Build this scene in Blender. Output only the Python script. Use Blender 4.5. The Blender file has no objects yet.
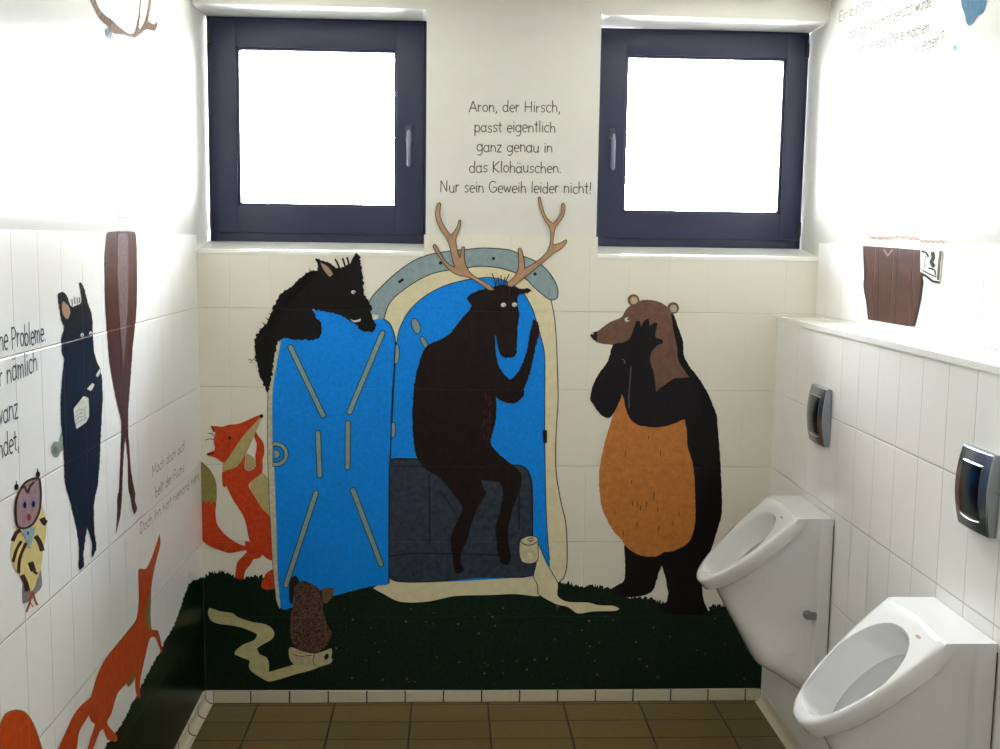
import bpy, bmesh, math, random
from mathutils import Vector, Matrix
from mathutils.geometry import delaunay_2d_cdt
random.seed(7)
C = bpy.context.scene.collection
# ------------------------------------------------------------------ camera model
CX, CZ, CD = 0.938, 1.7986, 4.1342
YAW, PITCH, ROLL, F = 0.0467, 0.1199, 0.0138, 1096.16
XR, XU = 2.190, 2.337            # low boxed-in wall with the urinals, upper right wall
ZROW, H, W = 1.5421, 0.2984, 0.15
X0, YL, YR = 0.1154, -1.7327, -0.4119
ZT = 1.812                       # top of the tiling
ZLEDGE = 1.532
REC, SOFF = 0.21, 2.640          # window recess depth, soffit height
ZC = 2.705
YB = -5.6
def cam_axes():
    r = Vector((math.cos(YAW), -math.sin(YAW), 0)); f = Vector((math.sin(YAW), math.cos(YAW), 0)); z = Vector((0, 0, 1))
    fo = f*math.cos(PITCH) - z*math.sin(PITCH); up = z*math.cos(PITCH) + f*math.sin(PITCH)
    # roll
    r2 = r*math.cos(ROLL) + up*math.sin(ROLL); up2 = up*math.cos(ROLL) - r*math.sin(ROLL)
    return r2, up2, fo
AR, AU, AF = cam_axes()
CP = Vector((CX, -CD, CZ))
def ray(u, v): return AR*((u-500)/F) - AU*((v-374.5)/F) + AF
def hit(u, v, axis, val):
    d = ray(u, v); t = (val-CP[axis])/d[axis]; return CP + d*t
cam = bpy.data.cameras.new('camera'); co = bpy.data.objects.new('camera', cam); C.objects.link(co)
cam.sensor_width = 36; cam.lens = F/1000*36; cam.clip_start = 0.02
m = Matrix((AR, AU, -AF)).transposed().to_4x4(); m.translation = CP; co.matrix_world = m
bpy.context.scene.camera = co

# ------------------------------------------------------------------ materials
def lin(c): return tuple(((x/255)/12.92 if x/255 <= .04045 else ((x/255+.055)/1.055)**2.4) for x in c) + (1,)
def new_mat(name):
    m = bpy.data.materials.new(name); m.use_nodes = True; nt = m.node_tree
    return m, nt, nt.nodes['Principled BSDF']
def N(nt, t, **k):
    n = nt.nodes.new(t)
    for a, b in k.items(): setattr(n, a, b)
    return n
def M(nt, op, a, b=None, c=None):
    n = nt.nodes.new('ShaderNodeMath'); n.operation = op
    for i, v in enumerate((a, b, c)):
        if v is None: continue
        if hasattr(v, 'is_linked') or hasattr(v, 'links'): nt.links.new(v, n.inputs[i])
        else: n.inputs[i].default_value = v
    return n.outputs[0]
def mixc(nt, f, a, b):
    n = nt.nodes.new('ShaderNodeMix'); n.data_type = 'RGBA'
    for i, v in ((0, f), (6, a), (7, b)):
        if hasattr(v, 'links'): nt.links.new(v, n.inputs[i])
        else: n.inputs[i].default_value = v
    return n.outputs[2]
def joint(nt, axis, ph, pitch, zph=ZROW, zp=H, jw=.0016, soft=.0025, vw=1.0):
    """joint mask 0..1 (1 in the joint) of a stack-bonded tile grid in world space"""
    g = N(nt, 'ShaderNodeNewGeometry'); s = N(nt, 'ShaderNodeSeparateXYZ'); nt.links.new(g.outputs['Position'], s.inputs[0])
    out = []
    for o, p, w in ((s.outputs[axis], ph, pitch), (s.outputs[2 if axis != 3 else 1], zph, zp)):
        t = M(nt, 'DIVIDE', M(nt, 'SUBTRACT', o, p), w)
        d = M(nt, 'MULTIPLY', M(nt, 'SUBTRACT', .5, M(nt, 'ABSOLUTE', M(nt, 'SUBTRACT', M(nt, 'FRACT', t), .5))), w)  # metres from line
        mr = N(nt, 'ShaderNodeMapRange', interpolation_type='SMOOTHSTEP'); nt.links.new(d, mr.inputs[0])
        mr.inputs[1].default_value = jw*.5; mr.inputs[2].default_value = jw*.5+soft; mr.inputs[3].default_value = 1; mr.inputs[4].default_value = 0
        out.append(mr.outputs[0])
    return M(nt, 'MAXIMUM', M(nt, 'MULTIPLY', out[0], vw), out[1])
GRID = {'back': (0, X0), 'left': (1, YL), 'right': (1, YR), 'low': (1, YR)}
def noise(nt, scale, detail=3, rough=.6):
    g = N(nt, 'ShaderNodeNewGeometry'); n = N(nt, 'ShaderNodeTexNoise'); nt.links.new(g.outputs['Position'], n.inputs['Vector'])
    n.inputs['Scale'].default_value = scale; n.inputs['Detail'].default_value = detail; n.inputs['Roughness'].default_value = rough
    return n.outputs[0]
def tile_mat(name, wall, col=(238, 235, 229), jcol=(190, 186, 176), rough=.24):
    m, nt, p = new_mat(name); ax, ph = GRID[wall]
    j = joint(nt, ax, ph, W, vw=.45 if wall == 'back' else 1.0)
    base = mixc(nt, noise(nt, 3), lin(col), lin(tuple(int(c*.97) for c in col)))
    nt.links.new(mixc(nt, M(nt, 'MULTIPLY', j, .4 if wall == 'back' else .8), base, lin(jcol)), p.inputs['Base Color'])
    p.inputs['Roughness'].default_value = rough; p.inputs['Specular IOR Level'].default_value = .5
    nt.links.new(M(nt, 'ADD', M(nt, 'MULTIPLY', j, .4), rough), p.inputs['Roughness'])
    b = N(nt, 'ShaderNodeBump'); b.inputs['Strength'].default_value = .8; b.inputs['Distance'].default_value = .0015
    h = M(nt, 'ADD', M(nt, 'MULTIPLY', j, -1), M(nt, 'MULTIPLY', noise(nt, 18, 1), .25))
    nt.links.new(h, b.inputs['Height']); nt.links.new(b.outputs[0], p.inputs['Normal'])
    return m
_pc = {}
def paint_mat(col, wall='back', var=.14, rough=.42, scale=60, tiled=True, col2=None, fac=.5, name=None):
    key = (col, wall, var, rough, scale, tiled, col2)
    if key in _pc: return _pc[key]
    m, nt, p = new_mat(name or 'wall_paint'); ax, ph = GRID[wall]
    n = noise(nt, scale, 4, .7)
    mr = N(nt, 'ShaderNodeMapRange'); nt.links.new(n, mr.inputs[0]); mr.inputs[1].default_value = .35; mr.inputs[2].default_value = .65
    c2 = col2 if col2 else tuple(max(0, int(c*(1-var))) for c in col)
    base = mixc(nt, mr.outputs[0], lin(col), lin(c2))
    if tiled:
        j = joint(nt, ax, ph, W, vw=.45 if wall == 'back' else 1.0)
        lighter = tuple(min(255, int(c*.9+18)) for c in col)
        base = mixc(nt, M(nt, 'MULTIPLY', j, .35), base, lin(lighter))
        b = N(nt, 'ShaderNodeBump'); b.inputs['Strength'].default_value = .7; b.inputs['Distance'].default_value = .0012
        nt.links.new(M(nt, 'ADD', M(nt, 'MULTIPLY', j, -1), M(nt, 'MULTIPLY', n, .12)), b.inputs['Height']); nt.links.new(b.outputs[0], p.inputs['Normal'])
    nt.links.new(base, p.inputs['Base Color']); p.inputs['Roughness'].default_value = rough if wall == 'back' else (.16 if not tiled else .28)
    p.inputs['Specular IOR Level'].default_value = .22 if wall == 'back' else (.5 if not tiled else .13)
    _pc[key] = m; return m
def plain(name, col, rough=.4, metal=0, spec=.5, var=0, scale=40, bump=0, coat=0):
    m, nt, p = new_mat(name); p.inputs['Base Color'].default_value = lin(col); p.inputs['Roughness'].default_value = rough
    p.inputs['Metallic'].default_value = metal; p.inputs['Specular IOR Level'].default_value = spec
    p.inputs['Coat Weight'].default_value = coat
    n = noise(nt, scale)
    v = max(var, .02)
    nt.links.new(mixc(nt, n, lin(col), lin(tuple(max(0, int(c*(1-v))) for c in col))), p.inputs['Base Color'])
    if bump:
        b = N(nt, 'ShaderNodeBump'); b.inputs['Strength'].default_value = bump; b.inputs['Distance'].default_value = .001
        nt.links.new(n, b.inputs['Height']); nt.links.new(b.outputs[0], p.inputs['Normal'])
    return m
TILE = {w: tile_mat('glazed_tile_'+w, w, (238, 233, 220) if w == 'back' else (248, 247, 244)) for w in GRID}
PLASTER = plain('painted_plaster', (208, 207, 198), .2, var=.03, scale=14, bump=.12)
PLASTER_BACK = plain('matt_plaster', (226, 225, 220), .5, var=.03, scale=20, bump=.3)
CEIL = plain('ceiling_paint', (235, 231, 214), .6, var=.03)
CERAMIC = plain('vitreous_china', (232, 232, 232), .09, var=.01, coat=.5)
FRAME = plain('anthracite_window_frame', (36, 40, 72), .36, var=.1)
FRAME_D = plain('anthracite_gasket', (20, 20, 30), .5)
STEEL = plain('brushed_steel', (170, 170, 175), .3, metal=1)
CHROME = plain('chrome', (150, 155, 162), .12, metal=1, var=.05)
SILVER = plain('satin_silver_plastic', (150, 156, 166), .2, metal=.85)
DARKMETAL = plain('dark_chrome', (80, 88, 98), .16, metal=1)
TRIMM = plain('white_edge_profile', (242, 242, 238), .15)
GREYP = plain('grey_plastic_cap', (120, 122, 120), .3)
SEAL = plain('dark_seal', (60, 55, 50), .6)
OUTLINE = (34, 30, 28)

# ------------------------------------------------------------------ object helpers
def link(o, parent=None):
    C.objects.link(o)
    if parent is not None: o.parent = parent
    return o
def mesh_obj(name, verts, faces, mats, parent=None, smooth=False, midx=None):
    me = bpy.data.meshes.new(name); org = Vector((0, 0, 0))
    if parent is not None:
        pm = parent.matrix_world if False else None
    vs = [Vector(v) for v in verts]
    o = bpy.data.objects.new(name, me)
    if parent is None:
        lo = Vector((sum(v.x for v in vs)/len(vs), sum(v.y for v in vs)/len(vs), min(v.z for v in vs)))
        o.location = lo; vs = [v-lo for v in vs]
    else:
        w = world_loc(parent); vs = [v-w for v in vs]
    me.from_pydata([tuple(v) for v in vs], [], faces)
    for mm in (mats if isinstance(mats, (list, tuple)) else [mats]): me.materials.append(mm)
    if midx:
        for p, i in zip(me.polygons, midx): p.material_index = i
    if smooth:
        for p in me.polygons: p.use_smooth = True
    me.update()
    return link(o, parent)
def world_loc(o):
    l = Vector(o.location)
    while o.parent is not None: o = o.parent; l += Vector(o.location)
    return l
def tag(o, label=None, cat=None, group=None, kind=None):
    if label: o['label'] = label
    if cat: o['category'] = cat
    if group: o['group'] = group
    if kind: o['kind'] = kind
    return o
def empty(name, loc, label, cat, group=None):
    o = bpy.data.objects.new(name, None); o.location = loc; o.empty_display_size = .05; C.objects.link(o)
    return tag(o, label, cat, group)
class MB:
    def __init__(s): s.v = []; s.f = []; s.m = []
    def add(s, vs, fs, mi=0):
        b = len(s.v); s.v += [tuple(v) for v in vs]; s.f += [tuple(i+b for i in f) for f in fs]; s.m += [mi]*len(fs); return s
    def box(s, x0, x1, y0, y1, z0, z1, mi=0):
        vs = [(x, y, z) for z in (z0, z1) for y in (y0, y1) for x in (x0, x1)]
        return s.add(vs, [(0, 2, 3, 1), (4, 5, 7, 6), (0, 1, 5, 4), (2, 6, 7, 3), (0, 4, 6, 2), (1, 3, 7, 5)], mi)
    def bbox(s, x0, x1, y0, y1, z0, z1, r=.003, seg=2, mi=0):
        bm = bmesh.new(); bmesh.ops.create_cube(bm, size=1)
        for v in bm.verts: v.co = Vector(((x0+x1)/2+v.co.x*(x1-x0), (y0+y1)/2+v.co.y*(y1-y0), (z0+z1)/2+v.co.z*(z1-z0)))
        bmesh.ops.bevel(bm, geom=list(bm.edges), offset=r, segments=seg, affect='EDGES', profile=.6)
        bm.verts.index_update(); s.add([v.co[:] for v in bm.verts], [[v.index for v in f.verts] for f in bm.faces], mi); bm.free(); return s
    def tube(s, pts, r, n=10, mi=0, cap=True):
        pts = [Vector(p) for p in pts]; rings = []; up = None
        for i, p in enumerate(pts):
            d = (pts[min(i+1, len(pts)-1)]-pts[max(i-1, 0)]).normalized()
            a = d.orthogonal().normalized() if up is None else (up-d*up.dot(d)).normalized()
            up = a; b = d.cross(a); rr = r[i] if isinstance(r, (list, tuple)) else r
            rings.append([p+(a*math.cos(t)+b*math.sin(t))*rr for t in [2*math.pi*k/n for k in range(n)]])
        vs = [v for q in rings for v in q]
        fs = [(i*n+k, i*n+(k+1) % n, (i+1)*n+(k+1) % n, (i+1)*n+k) for i in range(len(pts)-1) for k in range(n)]
        if cap: fs += [tuple(range(n))[::-1], tuple((len(pts)-1)*n+k for k in range(n))]
        return s.add(vs, fs, mi)
    def build(s, name, mats, parent=None, smooth=False, kind=None):
        o = mesh_obj(name, s.v, s.f, mats, parent, smooth, s.m)
        if kind: o['kind'] = kind
        if smooth:
            try: o.data.set_sharp_from_angle(angle=math.radians(38))
            except Exception: pass
        return o

# ------------------------------------------------------------------ painting on walls
PLANE = {'back': (1, 0.0, Vector((0, -1, 0))), 'left': (0, 0.0, Vector((1, 0, 0))), 'right': (0, XU, Vector((-1, 0, 0))), 'low': (0, XR, Vector((-1, 0, 0)))}
def onwall(p, wall, layer):
    ax, val, n = PLANE[wall]; q = hit(p[0], p[1], ax, val)
    return q
def clampw(q, wall):
    e = .0008
    if wall == 'back': q.x = min(max(q.x, e), XU-e if q.z > ZLEDGE else XR-e)
    else: q.y = min(q.y, -e)
    q.z = min(max(q.z, .0485), ZC-.002)
    return q
LH = .00045
def spline(pts, step=1.6, closed=True):
    """Catmull-Rom through pixel points"""
    n = len(pts); out = []
    rng = range(n) if closed else range(n-1)
    for i in rng:
        if closed: p0, p1, p2, p3 = pts[i-1], pts[i], pts[(i+1) % n], pts[(i+2) % n]
        else: p0, p1, p2, p3 = pts[max(i-1, 0)], pts[i], pts[i+1], pts[min(i+2, n-1)]
        d = math.hypot(p2[0]-p1[0], p2[1]-p1[1]); k = max(1, int(d/step))
        # sharp corners stay corners: shorten tangents where the turn is strong
        for j in range(k):
            t = j/k
            def tn(a, b, c):
                ax, ay = b[0]-a[0], b[1]-a[1]; bx, by = c[0]-b[0], c[1]-b[1]
                la, lb = math.hypot(ax, ay)+1e-6, math.hypot(bx, by)+1e-6
                cs = (ax*bx+ay*by)/(la*lb); w = .5*max(0, min(1, (cs+.35)/.9))
                ll = min(1, d/((la+lb)/2))
                return (c[0]-a[0])*w*ll, (c[1]-a[1])*w*ll
            m1 = tn(p0, p1, p2); m2 = tn(p1, p2, p3)
            h1, h2, h3, h4 = 2*t**3-3*t*t+1, t**3-2*t*t+t, -2*t**3+3*t*t, t**3-t*t
            out.append((h1*p1[0]+h2*m1[0]+h3*p2[0]+h4*m2[0], h1*p1[1]+h2*m1[1]+h3*p2[1]+h4*m2[1]))
    if not closed: out.append(tuple(pts[-1]))
    return out
def fur(pts, amp):
    """ragged brush edge"""
    out = []; n = len(pts)
    for i, p in enumerate(pts):
        a, b = pts[i-1], pts[(i+1) % n]; tx, ty = b[0]-a[0], b[1]-a[1]; l = math.hypot(tx, ty)+1e-6
        k = amp*(random.random()*1.3-.5)
        out.append((p[0]+ty/l*k, p[1]-tx/l*k))
    return out
def ribbon(path, w, taper=False):
    n = len(path); L, R = [], []
    for i, p in enumerate(path):
        a, b = path[max(i-1, 0)], path[min(i+1, n-1)]; tx, ty = b[0]-a[0], b[1]-a[1]; l = math.hypot(tx, ty)+1e-9
        ww = w*.5*((1-.85*i/(n-1)) if taper else 1)
        L.append((p[0]+ty/l*ww, p[1]-tx/l*ww)); R.append((p[0]-ty/l*ww, p[1]+tx/l*ww))
    return L, R
class Paint:
    """collects flat brush shapes of one part lying on a wall"""
    def __init__(s, wall, layer): s.wall = wall; s.layer = layer; s.b = MB(); s.k = 0
    def _off(s, lay=None):
        return PLANE[s.wall][2]*((s.layer if lay is None else lay)*LH)
    def fill(s, pts, mi=0, fz=0, step=1.6, sharp=False, up=0, raw=False):
        q = pts if sharp else spline(pts, step)
        if fz: q = fur(q, fz)
        P = [clampw(onwall(p, s.wall, 0), s.wall) for p in q]
        o = s._off(s.layer+up); P = [p+o for p in P]
        ax = PLANE[s.wall][0]; fix = P[0][ax]; ia, ib = [i for i in range(3) if i != ax]
        v2, _, tris, *_r = delaunay_2d_cdt([Vector((p[ia], p[ib])) for p in P], [], [list(range(len(P)))], 1, 1e-6)
        P = []
        for v in v2:
            w_ = Vector((0, 0, 0)); w_[ax] = fix; w_[ia] = v.x; w_[ib] = v.y; P.append(w_)
        n = PLANE[s.wall][2]; fs = []
        for t in tris:
            a, b, c = (P[i] for i in t); nn = (b-a).cross(c-a)
            if nn.length < 1e-12: continue
            fs.append(tuple(t) if nn.dot(n) > 0 else tuple(t)[::-1])
        s.b.add(P, fs, mi); return s
    def line(s, pts, w, mi=0, up=0, closed=False, smooth=True, taper=False, round_=False):
        path = spline(pts, 1.6, closed) if smooth else list(pts)
        if closed: path = path+[path[0]]
        if len(path) < 2: return s
        if round_:
            pass
        L, R = ribbon(path, w, taper); o = s._off(s.layer+up); n = len(path)
        P = [clampw(onwall(p, s.wall, 0), s.wall)+o for p in L+R]
        nn = PLANE[s.wall][2]; fs = []
        for i in range(n-1):
            f = (i, i+1, n+i+1, n+i); a, b, c = P[f[0]], P[f[1]], P[f[2]]
            fs.append(f if (b-a).cross(c-a).dot(nn) > 0 else f[::-1])
        s.b.add(P, fs, mi); return s
    def disc(s, c, rx, ry=None, mi=0, up=0, rot=0, a0=0, a1=360):
        ry = ry or rx; q = []
        n = 20
        for i in range(n + (0 if a1-a0 == 360 else 1)):
            t = math.radians(a0+(a1-a0)*i/n); x, y = rx*math.cos(t), ry*math.sin(t); r = math.radians(rot)
            q.append((c[0]+x*math.cos(r)-y*math.sin(r), c[1]+x*math.sin(r)+y*math.cos(r)))
        return s.fill(q, mi, sharp=True, up=up)
    def pill(s, a, b, w, mi=0, up=0):
        dx, dy = b[0]-a[0], b[1]-a[1]; l = math.hypot(dx, dy); ang = math.atan2(dy, dx); q = []
        for k in range(9): t = ang-math.pi/2+math.pi*k/8; q.append((b[0]+math.cos(t)*w/2, b[1]+math.sin(t)*w/2))
        for k in range(9): t = ang+math.pi/2+math.pi*k/8; q.append((a[0]+math.cos(t)*w/2, a[1]+math.sin(t)*w/2))
        return s.fill(q, mi, sharp=True, up=up)
    def build(s, name, mats, parent=None):
        if min(v[2] for v in s.b.v) > ZT+.015: s.b.v = [tuple(Vector(v)-PLANE[s.wall][2]*.0039) for v in s.b.v]
        return s.b.build(name, mats, parent)
def wallpt(u, v, wall):
    return clampw(onwall((u, v), wall, 0), wall)
def P(*c):  # flat list -> pairs
    return [(c[i], c[i+1]) for i in range(0, len(c), 2)]

# ------------------------------------------------------------------ the room
# back wall with two window recesses
PL_, PR_ = .846, 1.487
SB = 1.789; SF = 1.757
b = MB()
def quad(a, b_, c, d, mi=0): b.add([a, b_, c, d], [(0, 1, 2, 3)], mi)
T, PL = 0, 1
quad((0, 0, 0), (XU, 0, 0), (XU, 0, SF), (0, 0, SF), T)
# tiled band of the pier
quad((PL_-.006, 0, SF), (PR_+.006, 0, SF), (PR_+.006, 0, ZT+.012), (PL_-.006, 0, ZT+.012), T)
quad((PL_-.006, 0, ZT+.012), (PR_+.006, 0, ZT+.012), (PR_+.006, .004, ZT+.012), (PL_-.006, .004, ZT+.012), T)
quad((PL_-.006, .3, SF), (PL_-.006, 0, SF), (PL_-.006, 0, ZT+.012), (PL_-.006, .3, ZT+.012), T)
quad((PR_+.006, 0, SF), (PR_+.006, .3, SF), (PR_+.006, .3, ZT+.012), (PR_+.006, 0, ZT+.012), T)
# plaster pier and lintel
Yp = .004
quad((PL_, Yp, ZT), (PR_, Yp, ZT), (PR_, Yp, ZC), (PL_, Yp, ZC), PL)
quad((0, Yp, SOFF), (PL_, Yp, SOFF), (PL_, Yp, ZC), (0, Yp, ZC), PL)
quad((PR_, Yp, SOFF-.004), (XU, Yp, SOFF-.012), (XU, Yp, ZC), (PR_, Yp, ZC), PL)
quad((PL_, .3, ZT), (PL_, Yp, ZT), (PL_, Yp, SOFF), (PL_, .3, SOFF), PL)
quad((PR_, Yp, ZT), (PR_, .3, ZT), (PR_, .3, SOFF-.004), (PR_, Yp, SOFF-.004), PL)
quad((0, .3, SOFF), (PL_, .3, SOFF), (PL_, Yp, SOFF), (0, Yp, SOFF), PL)
quad((PR_, .3, SOFF-.004), (XU, .3, SOFF-.012), (XU, Yp, SOFF-.012), (PR_, Yp, SOFF-.004), PL)
# below the windows behind the sills (outer leaf), closes the wall
quad((XU, .3, 0), (0, .3, 0), (0, .3, SB), (XU, .3, SB), PL)
quad((XU, .3, ZC), (XU, .3, SOFF), (0, .3, SOFF), (0, .3, ZC), PL)
quad((PR_, .3, SB), (PL_, .3, SB), (PL_, .3, SOFF), (PR_, .3, SOFF), PL)
wb = b.build('wall_back', [TILE['back'], PLASTER_BACK], kind='structure')
# sloped window sills, glazed
for i, (xa, xb) in enumerate(((0, PL_-.006), (PR_+.006, XU))):
    s_ = MB(); n = 8
    prof = [(.3, SB-.05), (.3, SB), (REC, SB), (.012, SF+.004), (.004, SF+.001), (-.002, SF-.006), (-.002, SF-.014), (.006, SF-.016), (.006, SF-.05)]
    vs = [(x, y, z) for x in (xa+.0005, xb-.0005) for y, z in prof]; k = len(prof)
    s_.add(vs, [(j, j+1, k+j+1, k+j) for j in range(k-1)] + [(k-1, 0, k, 2*k-1)] + [tuple(range(k))[::-1], tuple(range(k, 2*k))])
    s_.build('trim_%d' % (i+1), [TRIMM], kind='structure')
# left wall
b = MB()
quad((0, YB, 0), (0, 0, 0), (0, 0, ZT), (0, YB, ZT), 0)
quad((0, YB, ZT), (0, 0, ZT), (-.004, 0, ZT), (-.004, YB, ZT), 0)
quad((-.004, YB, ZT), (-.004, .3, ZT), (-.004, .3, ZC), (-.004, YB, ZC), 1)
quad((-.004, 0, SF), (-.004, .3, SF), (-.004, .3, ZT), (-.004, 0, ZT), 1)
quad((-.1, YB, 0), (-.1, YB, ZC), (-.1, .3, ZC), (-.1, .3, 0), 1)
b.build('wall_left', [TILE['left'], PLASTER], kind='structure')
# right wall: boxed-in low wall with ledge, upper wall behind it
b = MB()
quad((XR, 0, 0), (XR, YB, 0), (XR, YB, ZLEDGE-.012), (XR, 0, ZLEDGE-.012), 0)
quad((XR, 0, ZLEDGE-.012), (XR, YB, ZLEDGE-.012), (XR+.012, YB, ZLEDGE), (XR+.012, 0, ZLEDGE), 3)
quad((XR+.012, 0, ZLEDGE), (XR+.012, YB, ZLEDGE), (XU, YB, ZLEDGE), (XU, 0, ZLEDGE), 3)
quad((XU, 0, ZLEDGE), (XU, YB, ZLEDGE), (XU, YB, ZT), (XU, 0, ZT), 1)
quad((XU, 0, ZT), (XU, YB, ZT), (XU+.004, YB, ZT), (XU+.004, 0, ZT), 1)
quad((XU+.004, .3, ZT), (XU+.004, YB, ZT), (XU+.004, YB, ZC), (XU+.004, .3, ZC), 2)
quad((XU+.004, .3, SF), (XU+.004, 0, SF), (XU+.004, 0, ZT), (XU+.004, .3, ZT), 2)
quad((XU+.1, .3, 0), (XU+.1, .3, ZC), (XU+.1, YB, ZC), (XU+.1, YB, 0), 2)
b.build('wall_right', [TILE['low'], TILE['right'], PLASTER, TRIMM], kind='structure')
MB().box(XR-.004, XR+.010, YB+.002, -.001, ZLEDGE-.016, ZLEDGE+.0015).build('trim_3', [TRIMM], kind='structure')
# rear wall (behind the camera), ceiling, floor
MB().box(-.1, XU+.1, YB-.1, YB, 0, ZC).build('wall_rear', [PLASTER_BACK], kind='structure')
MB().box(-.1, XU+.1, YB-.1, .3, ZC, ZC+.1).build('ceiling', [CEIL], kind='structure')
mf, nt, p = new_mat('quarry_tile_floor')
nt.nodes.clear(); out = nt.nodes.new('ShaderNodeOutputMaterial'); p = nt.nodes.new('ShaderNodeBsdfPrincipled'); nt.links.new(p.outputs[0], out.inputs[0])
g = N(nt, 'ShaderNodeNewGeometry'); sx = N(nt, 'ShaderNodeSeparateXYZ'); nt.links.new(g.outputs['Position'], sx.inputs[0])
ds = []; ids = []
for o, ph, w in ((sx.outputs[0], .205, .2985), (sx.outputs[1], -.028, .1487)):
    t = M(nt, 'DIVIDE', M(nt, 'SUBTRACT', o, ph), w); ids.append(M(nt, 'FLOOR', t))
    d = M(nt, 'MULTIPLY', M(nt, 'SUBTRACT', .5, M(nt, 'ABSOLUTE', M(nt, 'SUBTRACT', M(nt, 'FRACT', t), .5))), w)
    mr = N(nt, 'ShaderNodeMapRange', interpolation_type='SMOOTHSTEP'); nt.links.new(d, mr.inputs[0])
    mr.inputs[1].default_value = .0018; mr.inputs[2].default_value = .005; mr.inputs[3].default_value = 1; mr.inputs[4].default_value = 0; ds.append(mr.outputs[0])
j = M(nt, 'MAXIMUM', *ds)
cx_ = N(nt, 'ShaderNodeCombineXYZ'); nt.links.new(ids[0], cx_.inputs[0]); nt.links.new(ids[1], cx_.inputs[1])
wn = N(nt, 'ShaderNodeTexWhiteNoise'); nt.links.new(cx_.outputs[0], wn.inputs[0])
nb = noise(nt, 30, 5)
base = mixc(nt, wn.outputs[0], lin((122, 104, 64)), lin((104, 92, 60)))
base = mixc(nt, nb, base, lin((98, 78, 42)))
nt.links.new(mixc(nt, j, base, lin((30, 26, 18))), p.inputs['Base Color']); p.inputs['Roughness'].default_value = .45
bp = N(nt, 'ShaderNodeBump'); bp.inputs['Distance'].default_value = .002; bp.inputs['Strength'].default_value = .8
nt.links.new(M(nt, 'ADD', M(nt, 'MULTIPLY', j, -1), M(nt, 'MULTIPLY', nb, .15)), bp.inputs['Height']); nt.links.new(bp.outputs[0], p.inputs['Normal'])
MB().box(-.1, XU+.1, YB-.1, .3, -.1, 0).build('floor', [mf], kind='structure')
# unpainted bottom course of wall tile, joints touched in black
STRIP = plain('cream_skirting_tile', (214, 206, 182), .3, var=.06)
JNT = plain('black_joint_paint', (22, 24, 20), .6)
b = MB(); xs = [.03]+[X0+.06+W*k for k in range(0, 14)]+[XR-.001]
xs = [x for x in xs if x < XR-.02]+[XR-.001]
for xa, xb in zip(xs[:-1], xs[1:]):
    b.bbox(xa+.003, xb-.002, -.006, -.0008, .002, .0475, .0015, 1, 0)
b.box(.031, XR-.001, -.003, -.0004, 0, .0478, 1)
b.build('baseboard_back', [STRIP, JNT], kind='structure')
b = MB(); ys = [-.008]+[.008-W*k*.99 for k in range(1, 37)]
n = 6; cr = .026
for ya, yb in zip(ys[:-1], ys[1:]):
    if yb < YB+.05: break
    for (yy0, yy1, ins, mi) in ((ya-.003, yb+.003, 0, 0), (ya+.003, ya-.003, .0008, 1)):
        pr = [(.0006, .0475)] + [(.002+cr-(cr-ins)*math.cos(t), .002+cr-(cr-ins)*math.sin(t)) for t in [math.pi/2*q/n for q in range(n+1)]] + [(.03, .0005), (.0006, .0005)]
        pr[1] = (.004-ins*0, .046)
        k = len(pr); vs = [(x, y, z) for y in (yy0, yy1) for x, z in pr]
        b.add(vs, [(q, (q+1) % k, k+(q+1) % k, k+q) for q in range(k)]+[tuple(range(k))[::-1], tuple(range(k, 2*k))], mi)
b.build('baseboard_left', [STRIP, JNT], kind='structure')
b = MB(); cr = .024; pr = [(XR-.0004, .052), (XR-.003, .050)]+[(XR-.003-cr+cr*math.cos(t), cr+.0005-cr*math.sin(t)) for t in [math.pi/2*q/6 for q in range(7)]]+[(XR-.0004, .0005)]
k = len(pr); b.add([(x, y, z) for y in (-.0065, YB+.005) for x, z in pr], [(q, k+q, k+(q+1) % k, (q+1) % k) for q in range(k)]+[tuple(range(k)), tuple(range(k, 2*k))[::-1]])
b.build('baseboard_right', [STRIP], kind='structure', smooth=True)

# ------------------------------------------------------------------ windows (structure)
GLASS = bpy.data.materials.new('window_glass'); GLASS.use_nodes = True; nt = GLASS.node_tree; nt.nodes.clear()
out = nt.nodes.new('ShaderNodeOutputMaterial'); tr = nt.nodes.new('ShaderNodeBsdfTransparent'); gl = nt.nodes.new('ShaderNodeBsdfGlossy'); mx = nt.nodes.new('ShaderNodeMixShader'); fr = nt.nodes.new('ShaderNodeFresnel')
fr.inputs[0].default_value = 1.45; gl.inputs['Roughness'].default_value = .02; tr.inputs[0].default_value = (.96, .97, .97, 1)
nt.links.new(fr.outputs[0], mx.inputs[0]); nt.links.new(tr.outputs[0], mx.inputs[1]); nt.links.new(gl.outputs[0], mx.inputs[2]); nt.links.new(mx.outputs[0], out.inputs[0])
def hollow(mb, x0, x1, z0, z1, X0_, X1_, Z0_, Z1_, y0, y1, mi=0, r=.003):
    mb.bbox(x0, X0_, y0, y1, z0, z1, r, 2, mi); mb.bbox(X1_, x1, y0, y1, z0, z1, r, 2, mi)
    mb.bbox(X0_-.002, X1_+.002, y0, y1, z0, Z0_, r, 2, mi); mb.bbox(X0_-.002, X1_+.002, y0, y1, Z1_, z1, r, 2, mi)
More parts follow.
